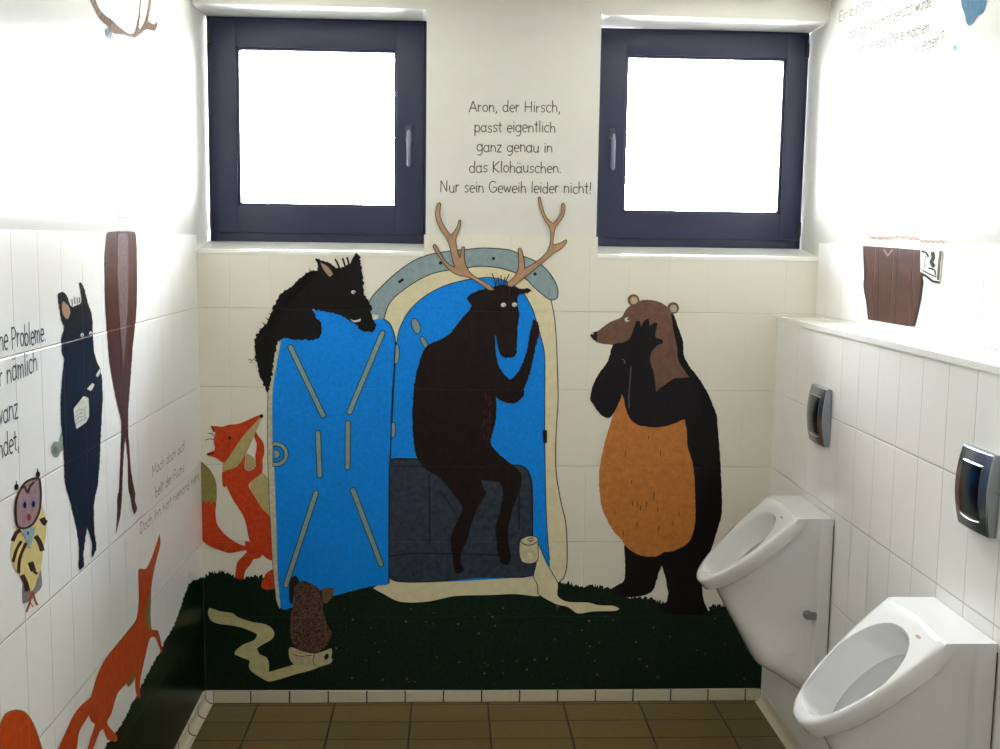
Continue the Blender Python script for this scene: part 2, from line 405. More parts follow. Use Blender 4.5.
def window(n, x0, x1, z0, z1, gx0, gx1, gz0, gz1, handle_left):
    y = REC
    w = bpy.data.objects.new('window_%d' % n, None); w.location = ((x0+x1)/2, y+.03, z0); C.objects.link(w); w['kind'] = 'structure'
    f = MB(); hollow(f, x0+.001, x1-.001, z0, z1, x0+.04, x1-.04, z0+.042, z1-.036, y+.012, y+.08, r=.002)
    f.build('window_frame', [FRAME], w, True)
    s = MB(); hollow(s, x0+.014, x1-.014, z0+.034, z1-.012, gx0-.010, gx1+.010, gz0-.010, gz1+.010, y, y+.07, r=.005)
    s.build('sash', [FRAME], w, True)
    g_ = MB(); hollow(g_, gx0-.012, gx1+.012, gz0-.012, gz1+.012, gx0, gx1, gz0, gz1, y+.012, y+.05, r=.002)
    g_.build('glazing_bead', [FRAME], w, True)
    MB().box(gx0-.006, gx1+.006, y+.036, y+.042, gz0-.006, gz1+.006).build('pane', [GLASS], w)
    hx = (gx0+x0+.014)/2-.003 if handle_left else (gx1+x1-.014)/2+.004
    hz = 2.212
    h = MB(); h.bbox(hx-.014, hx+.014, y-.011, y+.001, hz-.032, hz+.034, .004, 3, 0)
    h.build('handle_rose', [DARKH], w, True)
    d = -1
    hh = MB(); hh.tube([(hx, y-.008, hz), (hx, y-.028, hz), (hx, y-.042, hz-.004)], [.010, .009, .009], 12)
    hh.tube([(hx, y-.040, hz+.010), (hx, y-.044, hz-.02), (hx, y-.046, hz-.06), (hx, y-.044, hz-.12), (hx, y-.042, hz-.128)], [.006, .0095, .0085, .0085, .004], 12)
    hh.build('window_handle', [HANDLE], w, True)
    ex = x0+.012 if not handle_left else x1-.012
    for zz in (z0+.05, z1-.10):
        MB().tube([(ex, y-.006, zz), (ex, y-.006, zz+.055)], .007, 12).build('hinge', [FRAME_D], w, True)
    return w
DARKH = plain('dark_handle_plate', (48, 50, 70), .3)
HANDLE = plain('grey_handle', (120, 124, 146), .35, metal=.6)
def gp(u, v): return hit(u, v, 1, REC+.012)
a1, b1 = gp(239, 50), gp(394, 205); a2, b2 = gp(629, 58), gp(777, 212)
window(1, .001, PL_-.004, SB, SOFF, a1.x, b1.x, b1.z, a1.z, False)
window(2, PR_+.010, XU-.001, SB, SOFF-.010, a2.x, b2.x, b2.z, a2.z, True)

# ------------------------------------------------------------------ painted figures
INK = (30, 28, 26)
CREAM = (232, 222, 186); BLUE = (0, 146, 255); GREYB = (148, 168, 174); BLACK = (20, 15, 15)
def pm(c, wall='back', **k): return paint_mat(c, wall, **k)
ink = {w: pm(INK, w) for w in GRID}
# grass
GR = (8, 42, 18); GR2 = (3, 14, 8)
grass = paint_mat(GR, 'back', col2=GR2, scale=70, rough=.5)
sp1 = pm((112, 84, 44)); sp2 = pm((104, 88, 78))
g_ = Paint('back', 1)
top = P(196, 582, 203, 577, 212, 573, 225, 572, 235, 577, 245, 578, 262, 577, 272, 584, 300, 582, 340, 580, 375, 577, 400, 586, 450, 588, 500, 588, 545, 584, 557, 582, 575, 585, 600, 587, 610, 590, 628, 597, 640, 598, 646, 597, 655, 600, 661, 603, 690, 612, 707, 611, 715, 606, 730, 606, 750, 607, 775, 608)
g_.fill(fur(spline(top, .9, False), 3.6)+P(775, 692, 752, 688, 640, 689, 480, 690.5, 212, 690, 196, 690), 0, sharp=True)
for _ in range(90):
    x, y = random.uniform(330, 745), random.uniform(604, 684); r = random.choice((.5, .7, .9, 1.2))
    g_.disc((x, y), r, r*.9, random.choice((1, 2)), up=.3)
o = g_.build('painted_grass', [grass, sp1, sp2]); tag(o, 'dark green painted meadow with pale specks along bottom of back wall', 'mural')
g_ = Paint('left', 1); grl = paint_mat(GR, 'left', col2=GR2, scale=120, rough=.5)
edge = P(207, 576, 199, 578, 189, 584, 183, 598, 176.6, 618, 161, 648, 141, 686, 121, 724, 103, 749, 70, 800)
g_.fill(fur(spline(edge, 1.3, False), 1.6)+P(120, 860, 175, 749, 203, 691, 210, 690), 0, sharp=True)
o = g_.build('painted_grass', [grl]); tag(o, 'dark green painted grass strip rising along the left tiled wall', 'mural')

def figure(name, label, cat, u, v, wall):
    q = wallpt(u, v, wall); return empty(name, q, label, cat)

# --- toilet cabin
cab = figure('painted_toilet_cabin', 'painted blue portable toilet cabin with open door and grey arched roof', 'mural', 460, 600, 'back')
cream = pm(CREAM, scale=30, var=.05); blue = pm(BLUE, scale=90, var=.12); gb = pm(GREYB, scale=50, var=.08)
c_ = Paint('back', 2)
fo = P(384, 318, 396, 293, 420, 275, 445, 265, 490, 260, 520, 268, 545, 290, 551, 300, 554, 315, 556, 334, 557.5, 370, 558, 402, 556, 435, 556, 470, 560.5, 500, 566, 525, 567, 562, 564, 577, 558, 583, 549, 590, 539, 596, 515, 594, 489, 595, 455, 596, 427, 601.5, 400, 601.6, 382, 593, 373, 588, 380, 584, 388, 578, 388, 430, 388, 340, 386, 325)
c_.fill(fo); c_.line(P(551, 300, 554, 315, 556, 334, 557.5, 370, 558, 402, 556, 435, 556, 470, 560.5, 500, 566, 525, 567, 562, 564, 577, 558, 583), .9, 1, up=.3)
c_.build('cabin_frame', [cream, ink['back']], cab)
r_ = Paint('back', 3)
ro = P(370, 300, 385, 283, 400, 270, 415, 260, 430, 254.5, 449.5, 251, 467.5, 249.3, 484, 248, 509.5, 250, 523, 256, 535, 261, 545.5, 268.5, 554.5, 280.5, 558, 291, 557, 298, 551, 300, 543, 295, 533.5, 286.5, 526, 279, 515.5, 273, 502, 268.5, 490, 266.7, 478, 266.3, 467.5, 267.7, 445, 270.7, 430, 274.5, 412, 284, 396, 296, 388, 306, 383, 320, 374, 321, 370, 312)
r_.fill(ro); r_.line(ro, .9, 1, up=.3, closed=True)
r_.line(P(398.5, 282.5, 403.5, 279), 2.6, 1, up=.3, smooth=False); r_.disc((440.5, 263), 1.7, mi=1, up=.3); r_.disc((493.5, 258.5), 1.6, mi=1, up=.3); r_.disc((535, 274), 1.6, mi=1, up=.3)
r_.build('roof', [gb, ink['back']], cab)
i_ = Paint('back', 3)
io = P(389, 350, 397, 341, 399.6, 329, 408, 312.5, 422.5, 298, 441.7, 287, 461, 281, 480, 278, 494.5, 278, 509, 282.5, 523, 293, 532, 308, 536, 320, 540, 334, 544, 350, 545, 365, 544.7, 400, 544.7, 433, 545.5, 492, 547, 529, 549.5, 560, 549, 570, 540, 576, 388, 577)
i_.fill(io); i_.line(P(397, 341, 399.6, 329, 408, 312.5, 422.5, 298, 441.7, 287, 461, 281, 480, 278, 494.5, 278, 509, 282.5, 523, 293, 532, 308, 536, 320, 540, 334, 544, 350, 545, 365, 544.7, 400, 544.7, 433, 545.5, 492, 547, 529, 549.5, 560), .9, 1, up=.3)
i_.line(P(388.5, 577, 390, 470, 393, 400, 396, 350, 396.5, 342), 1.2, 1, up=.35)
ip = i_.build('interior', [blue, ink['back']], cab)
for (x, y, rx, ry, rot) in ((416, 326, 3.6, 7.5, -18), (424.5, 343, 2.2, 7, -28), (396.3, 354, 2.6, 9.5, 2), (392.8, 430, 2.6, 7.5, 2)):
    q = Paint('back', 4); q.disc((x, y), rx+.8, ry+.8, 1, rot=rot); q.disc((x, y), rx, ry, 0, up=.4, rot=rot); q.build('grey_fitting', [gb, ink['back']], ip)
q = Paint('back', 4); q.fill(P(542.5, 430, 547, 430, 547, 443, 543, 443), sharp=True); q.build('latch', [ink['back']], ip)
bn = Paint('back', 4)
bench = paint_mat((56, 68, 82), 'back', col2=(38, 46, 60), scale=45); bl = pm((24, 28, 36))
bn.fill(P(391, 459, 425, 459, 470, 463, 515, 465, 522, 466, 528, 471, 532, 485, 532.5, 540, 536, 562, 537, 573, 524, 577.5, 480, 578, 436, 582, 398.6, 582, 388.8, 577, 389.5, 540, 390, 500))
for l in (P(391, 459, 425, 459, 470, 463, 515, 465, 522, 466, 528, 471, 532, 485, 532.5, 540), P(391, 466, 425, 467, 440, 474), P(429, 474, 430, 545), P(390, 556, 420, 553, 500, 555), P(455, 512, 440, 490), P(519, 474, 519, 530)):
    bn.line(l, 1.3, 1, up=.3)
bn.build('bench', [bench, bl], cab)
# door
dr = Paint('back', 6)
do = P(281, 338, 286, 324, 298, 313, 315, 310, 335, 312, 352, 317, 370, 320, 384, 319, 390, 324, 395, 338, 394.5, 360, 391.7, 410, 391, 440, 389.5, 472, 389, 518, 389, 583, 372, 586, 356.6, 589.5, 336, 595, 312, 600, 296, 606, 284, 609.5, 279.8, 606, 277.5, 577, 276, 529, 274, 473, 272, 440, 271.8, 400, 273.5, 380, 277, 352)
dr.fill(do); dr.line(P(384, 319, 390, 324, 395, 338, 394.5, 360, 391.7, 410, 391, 440, 389.5, 472, 389, 518, 389, 583), 1.2, 1, up=.3)
dob = dr.build('door', [blue, ink['back']], cab)
de = Paint('back', 6)
de.fill(P(282, 336, 278, 336, 270.5, 360, 268, 398, 267.5, 430, 267.8, 460, 269.5, 500, 271, 530, 272.7, 563, 276, 597.5, 279.5, 608.5, 280.5, 607, 278, 577, 276.5, 529, 274.5, 473, 272.5, 440, 272.3, 400, 274, 380), up=.2)
de.line(P(278, 336, 270.5, 360, 268, 398, 267.5, 430, 267.8, 460, 269.5, 500, 271, 530, 272.7, 563, 276, 597.5), .6, 1, up=.3)
de.build('door_edge', [pm((214, 210, 180)), pm((90, 96, 90))], dob)
rib = pm((146, 172, 172), var=.1)
for a, b_ in (((290.5, 347), (323, 415)), ((382.5, 333), (349.5, 412)), ((318, 433), (319.8, 475)), ((348, 423), (347.7, 467)), ((316, 493), (286, 585)), ((353, 490), (381, 564))):
    q = Paint('back', 7); q.pill(a, b_, 6, 1); q.pill(a, b_, 4.4, 0, up=.4); q.build('grey_rib', [rib, ink['back']], dob)
q = Paint('back', 7); ce = (276, 454)
for r, mi, u_ in ((12.8, 1, 0), (12, 0, .3), (8.6, 1, .6), (7.6, 2, .9), (4.6, 1, 1.2), (3.8, 0, 1.5)):
    q.fill([(max(272.3, ce[0]+r*math.cos(math.radians(t))), ce[1]+r*math.sin(math.radians(t))) for t in range(-110, 111, 10)], mi, sharp=True, up=u_)
q.build('door_lock', [rib, ink['back'], blue], dob)

# --- stag
st = figure('painted_stag', 'painted dark brown stag with antlers sitting in the blue toilet cabin', 'mural', 480, 573, 'back')
stm = paint_mat((32, 12, 9), 'back', col2=(12, 6, 7), scale=45); 
s_ = Paint('back', 8)
so = P(493, 287, 504, 285, 513.7, 287.3, 521, 288.8, 528, 288.3, 532, 290.5, 527, 293, 519, 294.5, 517.3, 300.5, 519, 315, 517.3, 329.3, 516.6, 346, 516, 353.3, 511.3, 357.7, 501.7, 355.7, 498.5, 349, 496.5, 338, 495, 334, 495, 345, 496.6, 358, 500, 369, 510, 379.7, 519.8, 369, 526.4, 351.5, 530.8, 329.5, 533, 319.5, 537.4, 321.8, 539, 331.7, 535, 349, 530.8, 369, 524, 389, 523, 396.7, 513, 403, 502, 401, 495.5, 396, 496, 405, 495.5, 420, 493.3, 430, 491, 444, 502, 456.4, 515.4, 467.4, 521, 474, 521, 485, 515.4, 500.5, 510, 518, 507.7, 533.5, 510, 553, 510.5, 560, 507.7, 564.8, 502, 563, 497.8, 553, 496.6, 540, 495.6, 527, 501, 507, 503, 489.5, 497.8, 481.8, 481, 480, 483, 487, 486, 493, 478, 507, 471, 524.7, 467, 540, 461.4, 551, 460.7, 562, 463.6, 570, 458, 573.6, 454.8, 571, 452.6, 555.6, 450.4, 540, 453.7, 529, 460, 516, 462.5, 507, 453.7, 494, 440.5, 478.5, 427, 469.6, 417.4, 458.6, 414, 443, 412.6, 424, 413, 402, 415, 380, 420.7, 358, 427, 346, 447, 336, 458, 323, 471.3, 306.3, 467, 298.6, 471.3, 294, 482, 289.4)
s_.fill(so, fz=.7)
for _ in range(26):
    y = random.uniform(392, 444); x = 492-random.uniform(0, 9); s_.line(P(x, y, x+random.uniform(-.5, 1), y+random.uniform(2, 5)), .9, 1, up=.3, smooth=False)
s_.build('body', [stm, pm((88, 30, 20))], st)
am = paint_mat((190, 148, 112), 'back', col2=(168, 134, 108), scale=25); ao = pm((70, 52, 40))
for outl in (P(494.5, 290, 488.5, 289.8, 481, 284, 469, 277.5, 457, 274.5, 448, 268.5, 442, 261, 433, 246.8, 434.5, 243.8, 436.8, 246, 443.5, 258.8, 450, 265, 454.8, 267, 452.5, 259.5, 449.5, 246, 446.5, 238.5, 439, 226.5, 435.7, 214.5, 437.5, 204, 439.8, 202, 440.8, 204, 439.8, 214.5, 443.5, 225, 451, 235.5, 457, 227, 459, 219.8, 461, 220.5, 460, 228, 456, 238.5, 457.8, 252, 460, 258, 462, 246.8, 464.5, 246.8, 464.5, 259.5, 466.8, 267, 472, 274.5, 487, 283.5, 493, 288),
             P(511, 287, 506.5, 284, 515.5, 275, 518.5, 267, 518.5, 255, 518, 249, 520, 247.8, 522, 250.5, 523.8, 259.5, 524.5, 268.5, 535, 262.5, 545.5, 253.5, 550, 244.5, 550, 229.5, 544, 219, 539.5, 207, 538, 197.3, 540, 196.8, 541.8, 204, 545.5, 216, 553, 223.5, 560.5, 214.5, 561.7, 204, 563.5, 202.8, 565, 205.5, 563.5, 216, 555, 228.8, 553, 245, 560.5, 242.8, 566, 239.5, 567, 241.5, 562, 248, 553, 253.5, 541, 264, 527.5, 275, 517, 283.5)):
    q = Paint('back', 9); q.fill(outl); q.line(outl, .7, 1, up=.3, closed=True); q.build('antler', [am, ao], st)
q = Paint('back', 10)
for a in (P(492, 273, 494, 279, 496, 287), P(498, 277, 499, 287), P(501, 275, 501, 286), P(505, 277, 503, 286), P(509, 274, 506, 281, 504, 286), P(497, 280, 495, 287)): q.line(a, .9)
q.build('forelock', [ink['back']], st)
for c in ((503.4, 304.8), (514.5, 304.6)):
    q = Paint('back', 9); q.disc(c, 2.6, 2.2); q.disc((c[0]+1.0, c[1]+.9), .5, .5, 1, up=.5); q.build('eye', [pm((236, 232, 224)), ink['back']], st)
# --- boar over the door
bo = figure('painted_boar', 'painted black bristly boar leaning over top of the blue door', 'mural', 320, 340, 'back')
bom = paint_mat((13, 10, 11), 'back', col2=(8, 6, 7), scale=80)
s_ = Paint('back', 8)
s_.fill(P(268, 393, 261.6, 379, 258, 366, 255, 353, 256, 337, 265, 325.5, 269, 317, 275.5, 304, 282, 293.4, 292.6, 286, 301, 277.4, 309.7, 272, 318, 270, 315.5, 258.5, 329, 263.5, 337.4, 267.8, 348, 265.6, 353, 259, 354, 255, 356.5, 253, 359, 254.5, 360.2, 261, 363, 278.5, 364, 293.4, 370.6, 306, 371.6, 315, 375.5, 325.5, 373.8, 331, 365, 332, 359, 327.6, 352.4, 321.5, 343.8, 317, 329, 311.6, 312, 309.4, 314.5, 314, 321.4, 324.4, 322.5, 329.7, 316, 339.4, 301, 339.4, 284, 338.3, 278.7, 340.4, 274.4, 359.7, 270, 385), fz=1.6)
for i in range(16):
    t = i/15; x = 262+(312-262)*t; y = 330-(330-271)*(t**.85)
    s_.line(P(x+4, y+4, x-3.2, y-2.2), 2.6, taper=True, smooth=False)
s_.build('body', [bom], bo)
q = Paint('back', 9); q.fill(P(320.3, 262.4, 328, 266.7, 333, 274, 330, 276.8, 324.6, 271)); q.build('inner_ear', [pm((168, 140, 120))], bo)
q = Paint('back', 9); q.disc((353.5, 292), 2.2, 1.8); q.disc((354.3, 292.3), .8, .8, 1, up=.5); q.build('eye', [pm((225, 222, 214)), ink['back']], bo)
q = Paint('back', 9); q.fill(P(350, 318.5, 354, 320.5, 361, 318.5, 360.5, 321, 354, 322)); q.build('tusk', [pm((228, 224, 214))], bo); q = Paint('back', 9); q.fill(P(372, 314, 379, 315.5, 378, 318.5, 373, 319.5)); q.build('tusk', [pm((228, 224, 214))], bo)
q = Paint('back', 9)
for a in (P(335, 259, 337, 262, 339.6, 268), P(342.5, 258, 344, 262, 345.5, 268), P(347, 257, 348.5, 262, 349.5, 267)): q.line(a, 1.8)
q.line(P(248.5, 360, 250, 358.5, 252, 361, 254, 358.5, 256, 361), .7); q.line(P(249, 362.5, 251, 361.5, 253, 363), .5)
q.build('bristles', [bom], bo)
# --- fox by the door
fx = figure('painted_fox', 'painted red fox standing upright left of blue door, snout raised', 'mural', 240, 578, 'back')
red = paint_mat((206, 74, 30), 'back', col2=(184, 52, 20), scale=60); fc = paint_mat((190, 176, 120), 'back', var=.08); ol = paint_mat((150, 140, 78), 'back', var=.12)
s_ = Paint('back', 4)
s_.fill(P(222.7, 471, 222.7, 485.4, 224.4, 487.5, 226.5, 486, 230, 493.5, 234, 501, 243.4, 516, 246.7, 526.7, 248.7, 537.4, 252, 544, 256, 550, 252, 562, 245.4, 571, 243.4, 579, 235.4, 578, 236, 569.4, 237.4, 562, 243, 556, 249.4, 550.5, 258, 552, 261.4, 554, 268.8, 559.4, 276, 561, 276, 517, 270, 516, 262, 508, 256.8, 500, 248.7, 485.4, 252, 481, 262, 472.8, 262.8, 458.7, 264.5, 453.4, 263.4, 442.7, 258, 435.4, 256, 431.4, 254, 436, 256.8, 444, 255.4, 456, 255.4, 466.8, 248.7, 470.8, 244.7, 468, 246, 453, 240, 460, 232, 468))
s_.fill(P(245, 541, 252, 542, 262, 545, 262, 556, 253, 559, 247, 552), up=.1)
s_.fill(P(275.5, 568, 267.4, 572, 262.8, 580, 261.4, 586.8, 266, 589.5, 275, 588))
s_.build('body', [red], fx)
q = Paint('back', 4); q.fill(P(252, 543, 246, 545.5, 241.4, 544.7, 228.7, 537.4, 218, 525.4, 215.6, 513.4, 216.5, 500, 210, 500, 200, 501, 199.6, 526.7, 200.7, 538, 210, 546, 222, 550.7, 230, 552.7, 243.4, 550.5, 251, 549.5), up=.3); tl = q.build('tail', [red], fx)
q = Paint('back', 5); q.fill(P(201.3, 461.4, 199.3, 462.8, 199.6, 500, 202, 503, 204, 499.5, 206.5, 504.5, 209, 500, 211.5, 504.5, 213.5, 500.5, 216.3, 504, 216.9, 493.5, 216, 481.4, 210, 469.4)); tag(q.build('tail_tip', [ol], tl), 'olive tail tip')
q = Paint('back', 5); q.fill(P(262.8, 472.8, 270, 480, 272, 484, 276, 490, 276, 517, 270, 516, 262, 508, 256.8, 500, 250, 486.8, 252, 480.8, 258, 476)); q.build('belly', [fc], fx); q = Paint('back', 5); q.fill(P(246.7, 452.7, 254.8, 458.7, 255, 466.8, 248.7, 470, 245.4, 468)); q.build('chest', [fc], fx)
q = Paint('back', 6); q.fill(P(211.4, 426, 216, 426, 222, 426.7, 228.7, 424.7, 239.4, 423.4, 256.8, 415.8, 262, 414.7, 258.8, 418.7, 243.4, 436, 234, 449.4, 224.7, 462.8, 222, 462, 215.4, 457.4, 207.4, 455.4, 206.7, 453.4, 214.7, 449.7, 213.8, 440, 215.4, 432, 212, 428))
q.line(P(211.4, 426, 214.5, 432), 1.4, 1, up=.3, smooth=False); q.line(P(207, 454, 214, 453), 2, 1, up=.3, smooth=False)
q.line(P(208, 433, 212, 433.5, 214.5, 436), .7, 1, up=.3); q.line(P(205, 440, 210, 438.6, 214, 439.6), .7, 1, up=.3)
q.disc((229.7, 437.8), 1.6, 1.8, 1, up=.3); q.build('head', [red, pm((90, 30, 14))], fx)
q = Paint('back', 5); q.fill(P(262.6, 416, 256, 431.4, 246, 453.4, 236.7, 466.8, 228.7, 469.4, 222.7, 472, 222.7, 464, 234, 447, 243.4, 434, 258.8, 417)); q.build('muzzle', [fc], fx)
q = Paint('back', 7); q.disc((261.6, 416), 1.8, 2.1); q.build('nose', [ink['back']], fx)
# --- bear
be = figure('painted_bear', 'painted upright bear with orange-brown belly holding paws to its face', 'mural', 665, 610, 'back')
bk = paint_mat((14, 8, 8), 'back', col2=(8, 5, 5), scale=70)
s_ = Paint('back', 3)
s_.fill(P(640, 301, 655, 303, 667.3, 307, 673.6, 315, 678, 326.8, 682.6, 341, 683.9, 355.7, 689, 365.6, 698, 377.3, 707, 391.7, 713, 406, 716.5, 415, 717.5, 425, 719.6, 452.7, 720.6, 469.8, 721.7, 495.5, 721.3, 514.7, 717.4, 529.7, 712, 546.8, 706, 565, 702.5, 580, 703, 597, 708, 612, 690, 615, 668, 614, 658, 609, 660, 604, 665.8, 602, 668, 595.8, 667, 586, 664.4, 573.4, 661.6, 565.7, 659.5, 570.6, 656, 581.8, 653, 590, 644.8, 595, 628, 597, 612.6, 594.5, 611, 590, 615.4, 586, 623, 581.8, 625, 574.8, 625, 558, 624.5, 546.8, 626, 540, 622, 520, 622, 440, 620, 400, 612, 415, 608, 418, 600.6, 414.3, 593, 404, 590.3, 398.4, 593, 385.3, 598.7, 374, 608, 361, 613, 345, 625, 335), fz=.5)
s_.build('body', [bk], be)
bbm = paint_mat((204, 130, 62), 'back', col2=(180, 112, 58), scale=35)
q = Paint('back', 4)
q.fill(P(621.4, 393.5, 624, 399, 626, 410, 632, 420.7, 640.5, 425.4, 659.7, 427, 674.7, 423, 684.3, 419, 686.5, 431, 687.5, 446.3, 692.9, 465.6, 695, 495.5, 695, 521, 691.8, 536, 685.4, 544.6, 672.6, 551, 664, 552, 655.5, 556.4, 640.5, 555.3, 632, 551, 626.6, 546.8, 622, 540, 612.7, 529.7, 603, 510.4, 599.5, 491, 599.5, 469.8, 605, 442, 610.6, 422.8, 615, 410), fz=.4)
for _ in range(16):
    x, y = random.uniform(610, 685), random.uniform(435, 535); q.line(P(x, y, x-.4, y+random.uniform(3, 8)), .8, 1, up=.3, smooth=False)
tag(q.build('belly', [bbm, pm((104, 62, 32))], be), 'orange-brown belly')
q = Paint('back', 4)
q.fill(P(590.7, 335, 597, 331.4, 609.6, 322.3, 621.4, 317, 625.9, 309.7, 633, 303.4, 645.7, 299.8, 658.3, 301.6, 667.3, 307, 671, 314, 673.6, 332, 677, 346.7, 678, 359, 682.6, 368, 689, 377, 676, 379, 667, 383.5, 656.5, 392.5, 652, 380, 640, 350, 628, 342, 617.4, 344.6, 608, 344.4, 598.7, 343, 593.5, 339.5))
hb = paint_mat((122, 90, 72), 'back', col2=(104, 74, 66), scale=30); hd = q.build('head', [hb], be)
for c in ((633.4, 300), (673, 308)):
    q = Paint('back', 5); q.disc(c, 5.9, 5.9, 0); q.disc((c[0]+.4, c[1]+.4), 3.7, 3.9, 1, up=.4); q.build('ear', [hb, pm((196, 182, 150))], hd)
q = Paint('back', 5); q.disc((627, 319.6), 2.5, 2.2); q.disc((628.2, 319.3), 1.1, 1.1, 1, up=.5); q.build('eye', [pm((232, 226, 214)), ink['back']], hd)
q = Paint('back', 5); q.fill(P(590.2, 335, 593, 332.2, 597, 331.5, 597.2, 341.5, 593.5, 339.8)); q.disc((592.6, 333.6), 1.3, .7, 1, up=.5, rot=-25); q.build('nose', [ink['back'], pm((200, 196, 188))], hd)
ar = paint_mat((22, 15, 22), 'back', col2=(11, 7, 11), scale=60)
q = Paint('back', 6)
q.fill(P(617, 345, 624, 342, 630, 338, 633, 330, 636.2, 321.4, 639.4, 321.3, 641, 327.5, 644, 320.5, 648.4, 318.6, 649.5, 326.5, 654, 322.5, 657.6, 323.2, 655, 334, 656.5, 338, 662.5, 340, 662.3, 343.4, 656.5, 345.8, 651, 353, 650, 361, 653.8, 373.7, 655.6, 391.7, 660, 388, 667.3, 382.7, 676.3, 378, 690, 380, 700, 395, 702, 415, 684.3, 419, 674.7, 423, 659.7, 427, 640.5, 425.4, 632, 420.7, 626.5, 411, 624.5, 400, 622, 393), fz=.4)
q.build('arm', [ar], be)
q = Paint('back', 6)
q.fill(P(613, 345, 622, 343, 629, 350, 628, 375, 622, 393, 620, 400, 613, 414, 608, 418, 600.6, 414.3, 593, 404, 590.3, 398.4, 593, 385.3, 598.7, 374, 608, 361), up=.4)
q.line(P(630.8, 366, 630, 380, 628.8, 396, 629, 408), 1.1, 1, up=.8); q.line(P(622, 359, 625, 361, 624, 364), 1.2, 1, up=.8)
q.build('arm', [ar, pm((92, 88, 92))], be)

# --- toilet rolls
tr1 = figure('painted_toilet_roll', 'painted toilet roll unrolling from the cabin doorway to the right', 'mural', 560, 612, 'back')
q = Paint('back', 5); so = P(537.4, 541, 545, 559, 551.7, 572, 558, 583.7, 558, 595.5, 567, 601, 588, 602, 598.6, 604.6, 614, 605.4, 620, 608.5, 615.5, 611, 593, 611.6, 577.8, 613.5, 567.4, 607, 557, 604.6, 544, 598, 538, 593, 537.4, 585, 533.5, 576, 536, 564)
q.fill(so); q.line(so, .8, 1, up=.3, closed=True); q.build('paper_strip', [cream, ink['back']], tr1)
q = Paint('back', 6); so = P(519.6, 542, 522, 538.5, 529.7, 535.7, 537.4, 537.5, 538, 548, 537.6, 560, 530.8, 563.5, 522, 561.5, 519.3, 553)
q.fill(so); q.line(so, .8, 1, up=.3, closed=True); q.line(P(520, 541, 525, 544.5, 532, 544.5, 537.5, 541), .8, 1, up=.3)
q.line([(530+4*math.cos(t)*(.4+t/14), 539.6+2*math.sin(t)*(.4+t/14)) for t in [k*.5 for k in range(17)]], .6, 1, up=.3, smooth=False); q.build('roll', [pm((222, 212, 176)), ink['back']], tr1)
tr2 = figure('painted_toilet_roll', 'painted toilet roll with zigzag paper trail on grass under the hedgehog', 'mural', 270, 682, 'back')
yel = paint_mat((206, 198, 148), 'back', var=.08, scale=25)
q = Paint('back', 3)
q.fill(P(209.6, 607.7, 220.8, 611.3, 232, 613, 238.5, 617.3, 252.9, 622, 264, 623.7, 271.3, 627.7, 274.5, 633.3, 272, 639, 262.5, 644.5, 257.4, 648.5, 260, 654, 266.5, 657.3, 269, 663, 269, 671.8, 280, 668.6, 293, 664.6, 300, 660, 318, 662, 318.6, 667, 308, 671, 296, 674, 280, 679, 269, 681.4, 263.3, 679, 251.3, 671, 248.9, 666, 249.7, 660.5, 243.3, 658, 234.5, 654, 235.3, 651, 243.3, 644.5, 254.5, 639.7, 256.9, 634, 244.9, 628.5, 232, 625.3, 219, 623.7, 212, 621, 208.8, 616.5, 208, 611.7)); q.build('paper_strip', [yel], tr2)
q = Paint('back', 4); q.fill(P(289, 648.5, 292, 647, 302.6, 651, 315.4, 653.3, 331.4, 648, 332.2, 651.7, 331.4, 657.3, 332.7, 659.7, 330.6, 663, 321.8, 666, 316, 667, 305, 665, 294, 664, 289.5, 658)); q.line(P(293, 654, 300, 656, 312, 655), .6, 1, up=.3); q.line(P(315, 654, 313, 661, 316, 666), .6, 1, up=.3)
q.disc((326.6, 656.5), 2.1, 3.2, 1, up=.3, rot=20); q.build('roll', [pm((206, 196, 156)), ink['back']], tr2)
# --- hedgehog
hg = figure('painted_hedgehog', 'small painted brown speckled hedgehog sitting at foot of blue door', 'mural', 310, 652, 'back')
hm = paint_mat((118, 88, 74), 'back', col2=(20, 12, 10), scale=150)
q = Paint('back', 9); q.fill(P(293.8, 591, 297, 584, 302.6, 581, 312, 583, 318.6, 588.4, 322, 592, 322.5, 600, 323.4, 610, 328, 626, 331.4, 634, 328, 643.7, 318.6, 651, 309, 652, 297.8, 648.5, 292, 640.5, 290.5, 626, 292, 610, 294.5, 598.8), fz=1.2); q.build('body', [hm], hg)
q = Paint('back', 9); q.fill(P(320, 590, 328, 587, 334, 588, 333.5, 594, 327, 603, 322.5, 602)); q.build('snout', [paint_mat((118, 90, 74), 'back')], hg)
q = Paint('back', 8); q.fill(P(289.7, 602, 289, 590, 291, 578, 296, 575.5, 300, 583, 295, 592, 293, 604)); q.build('black_edge', [ink['back']], hg)  # black paint along the left of the hedgehog

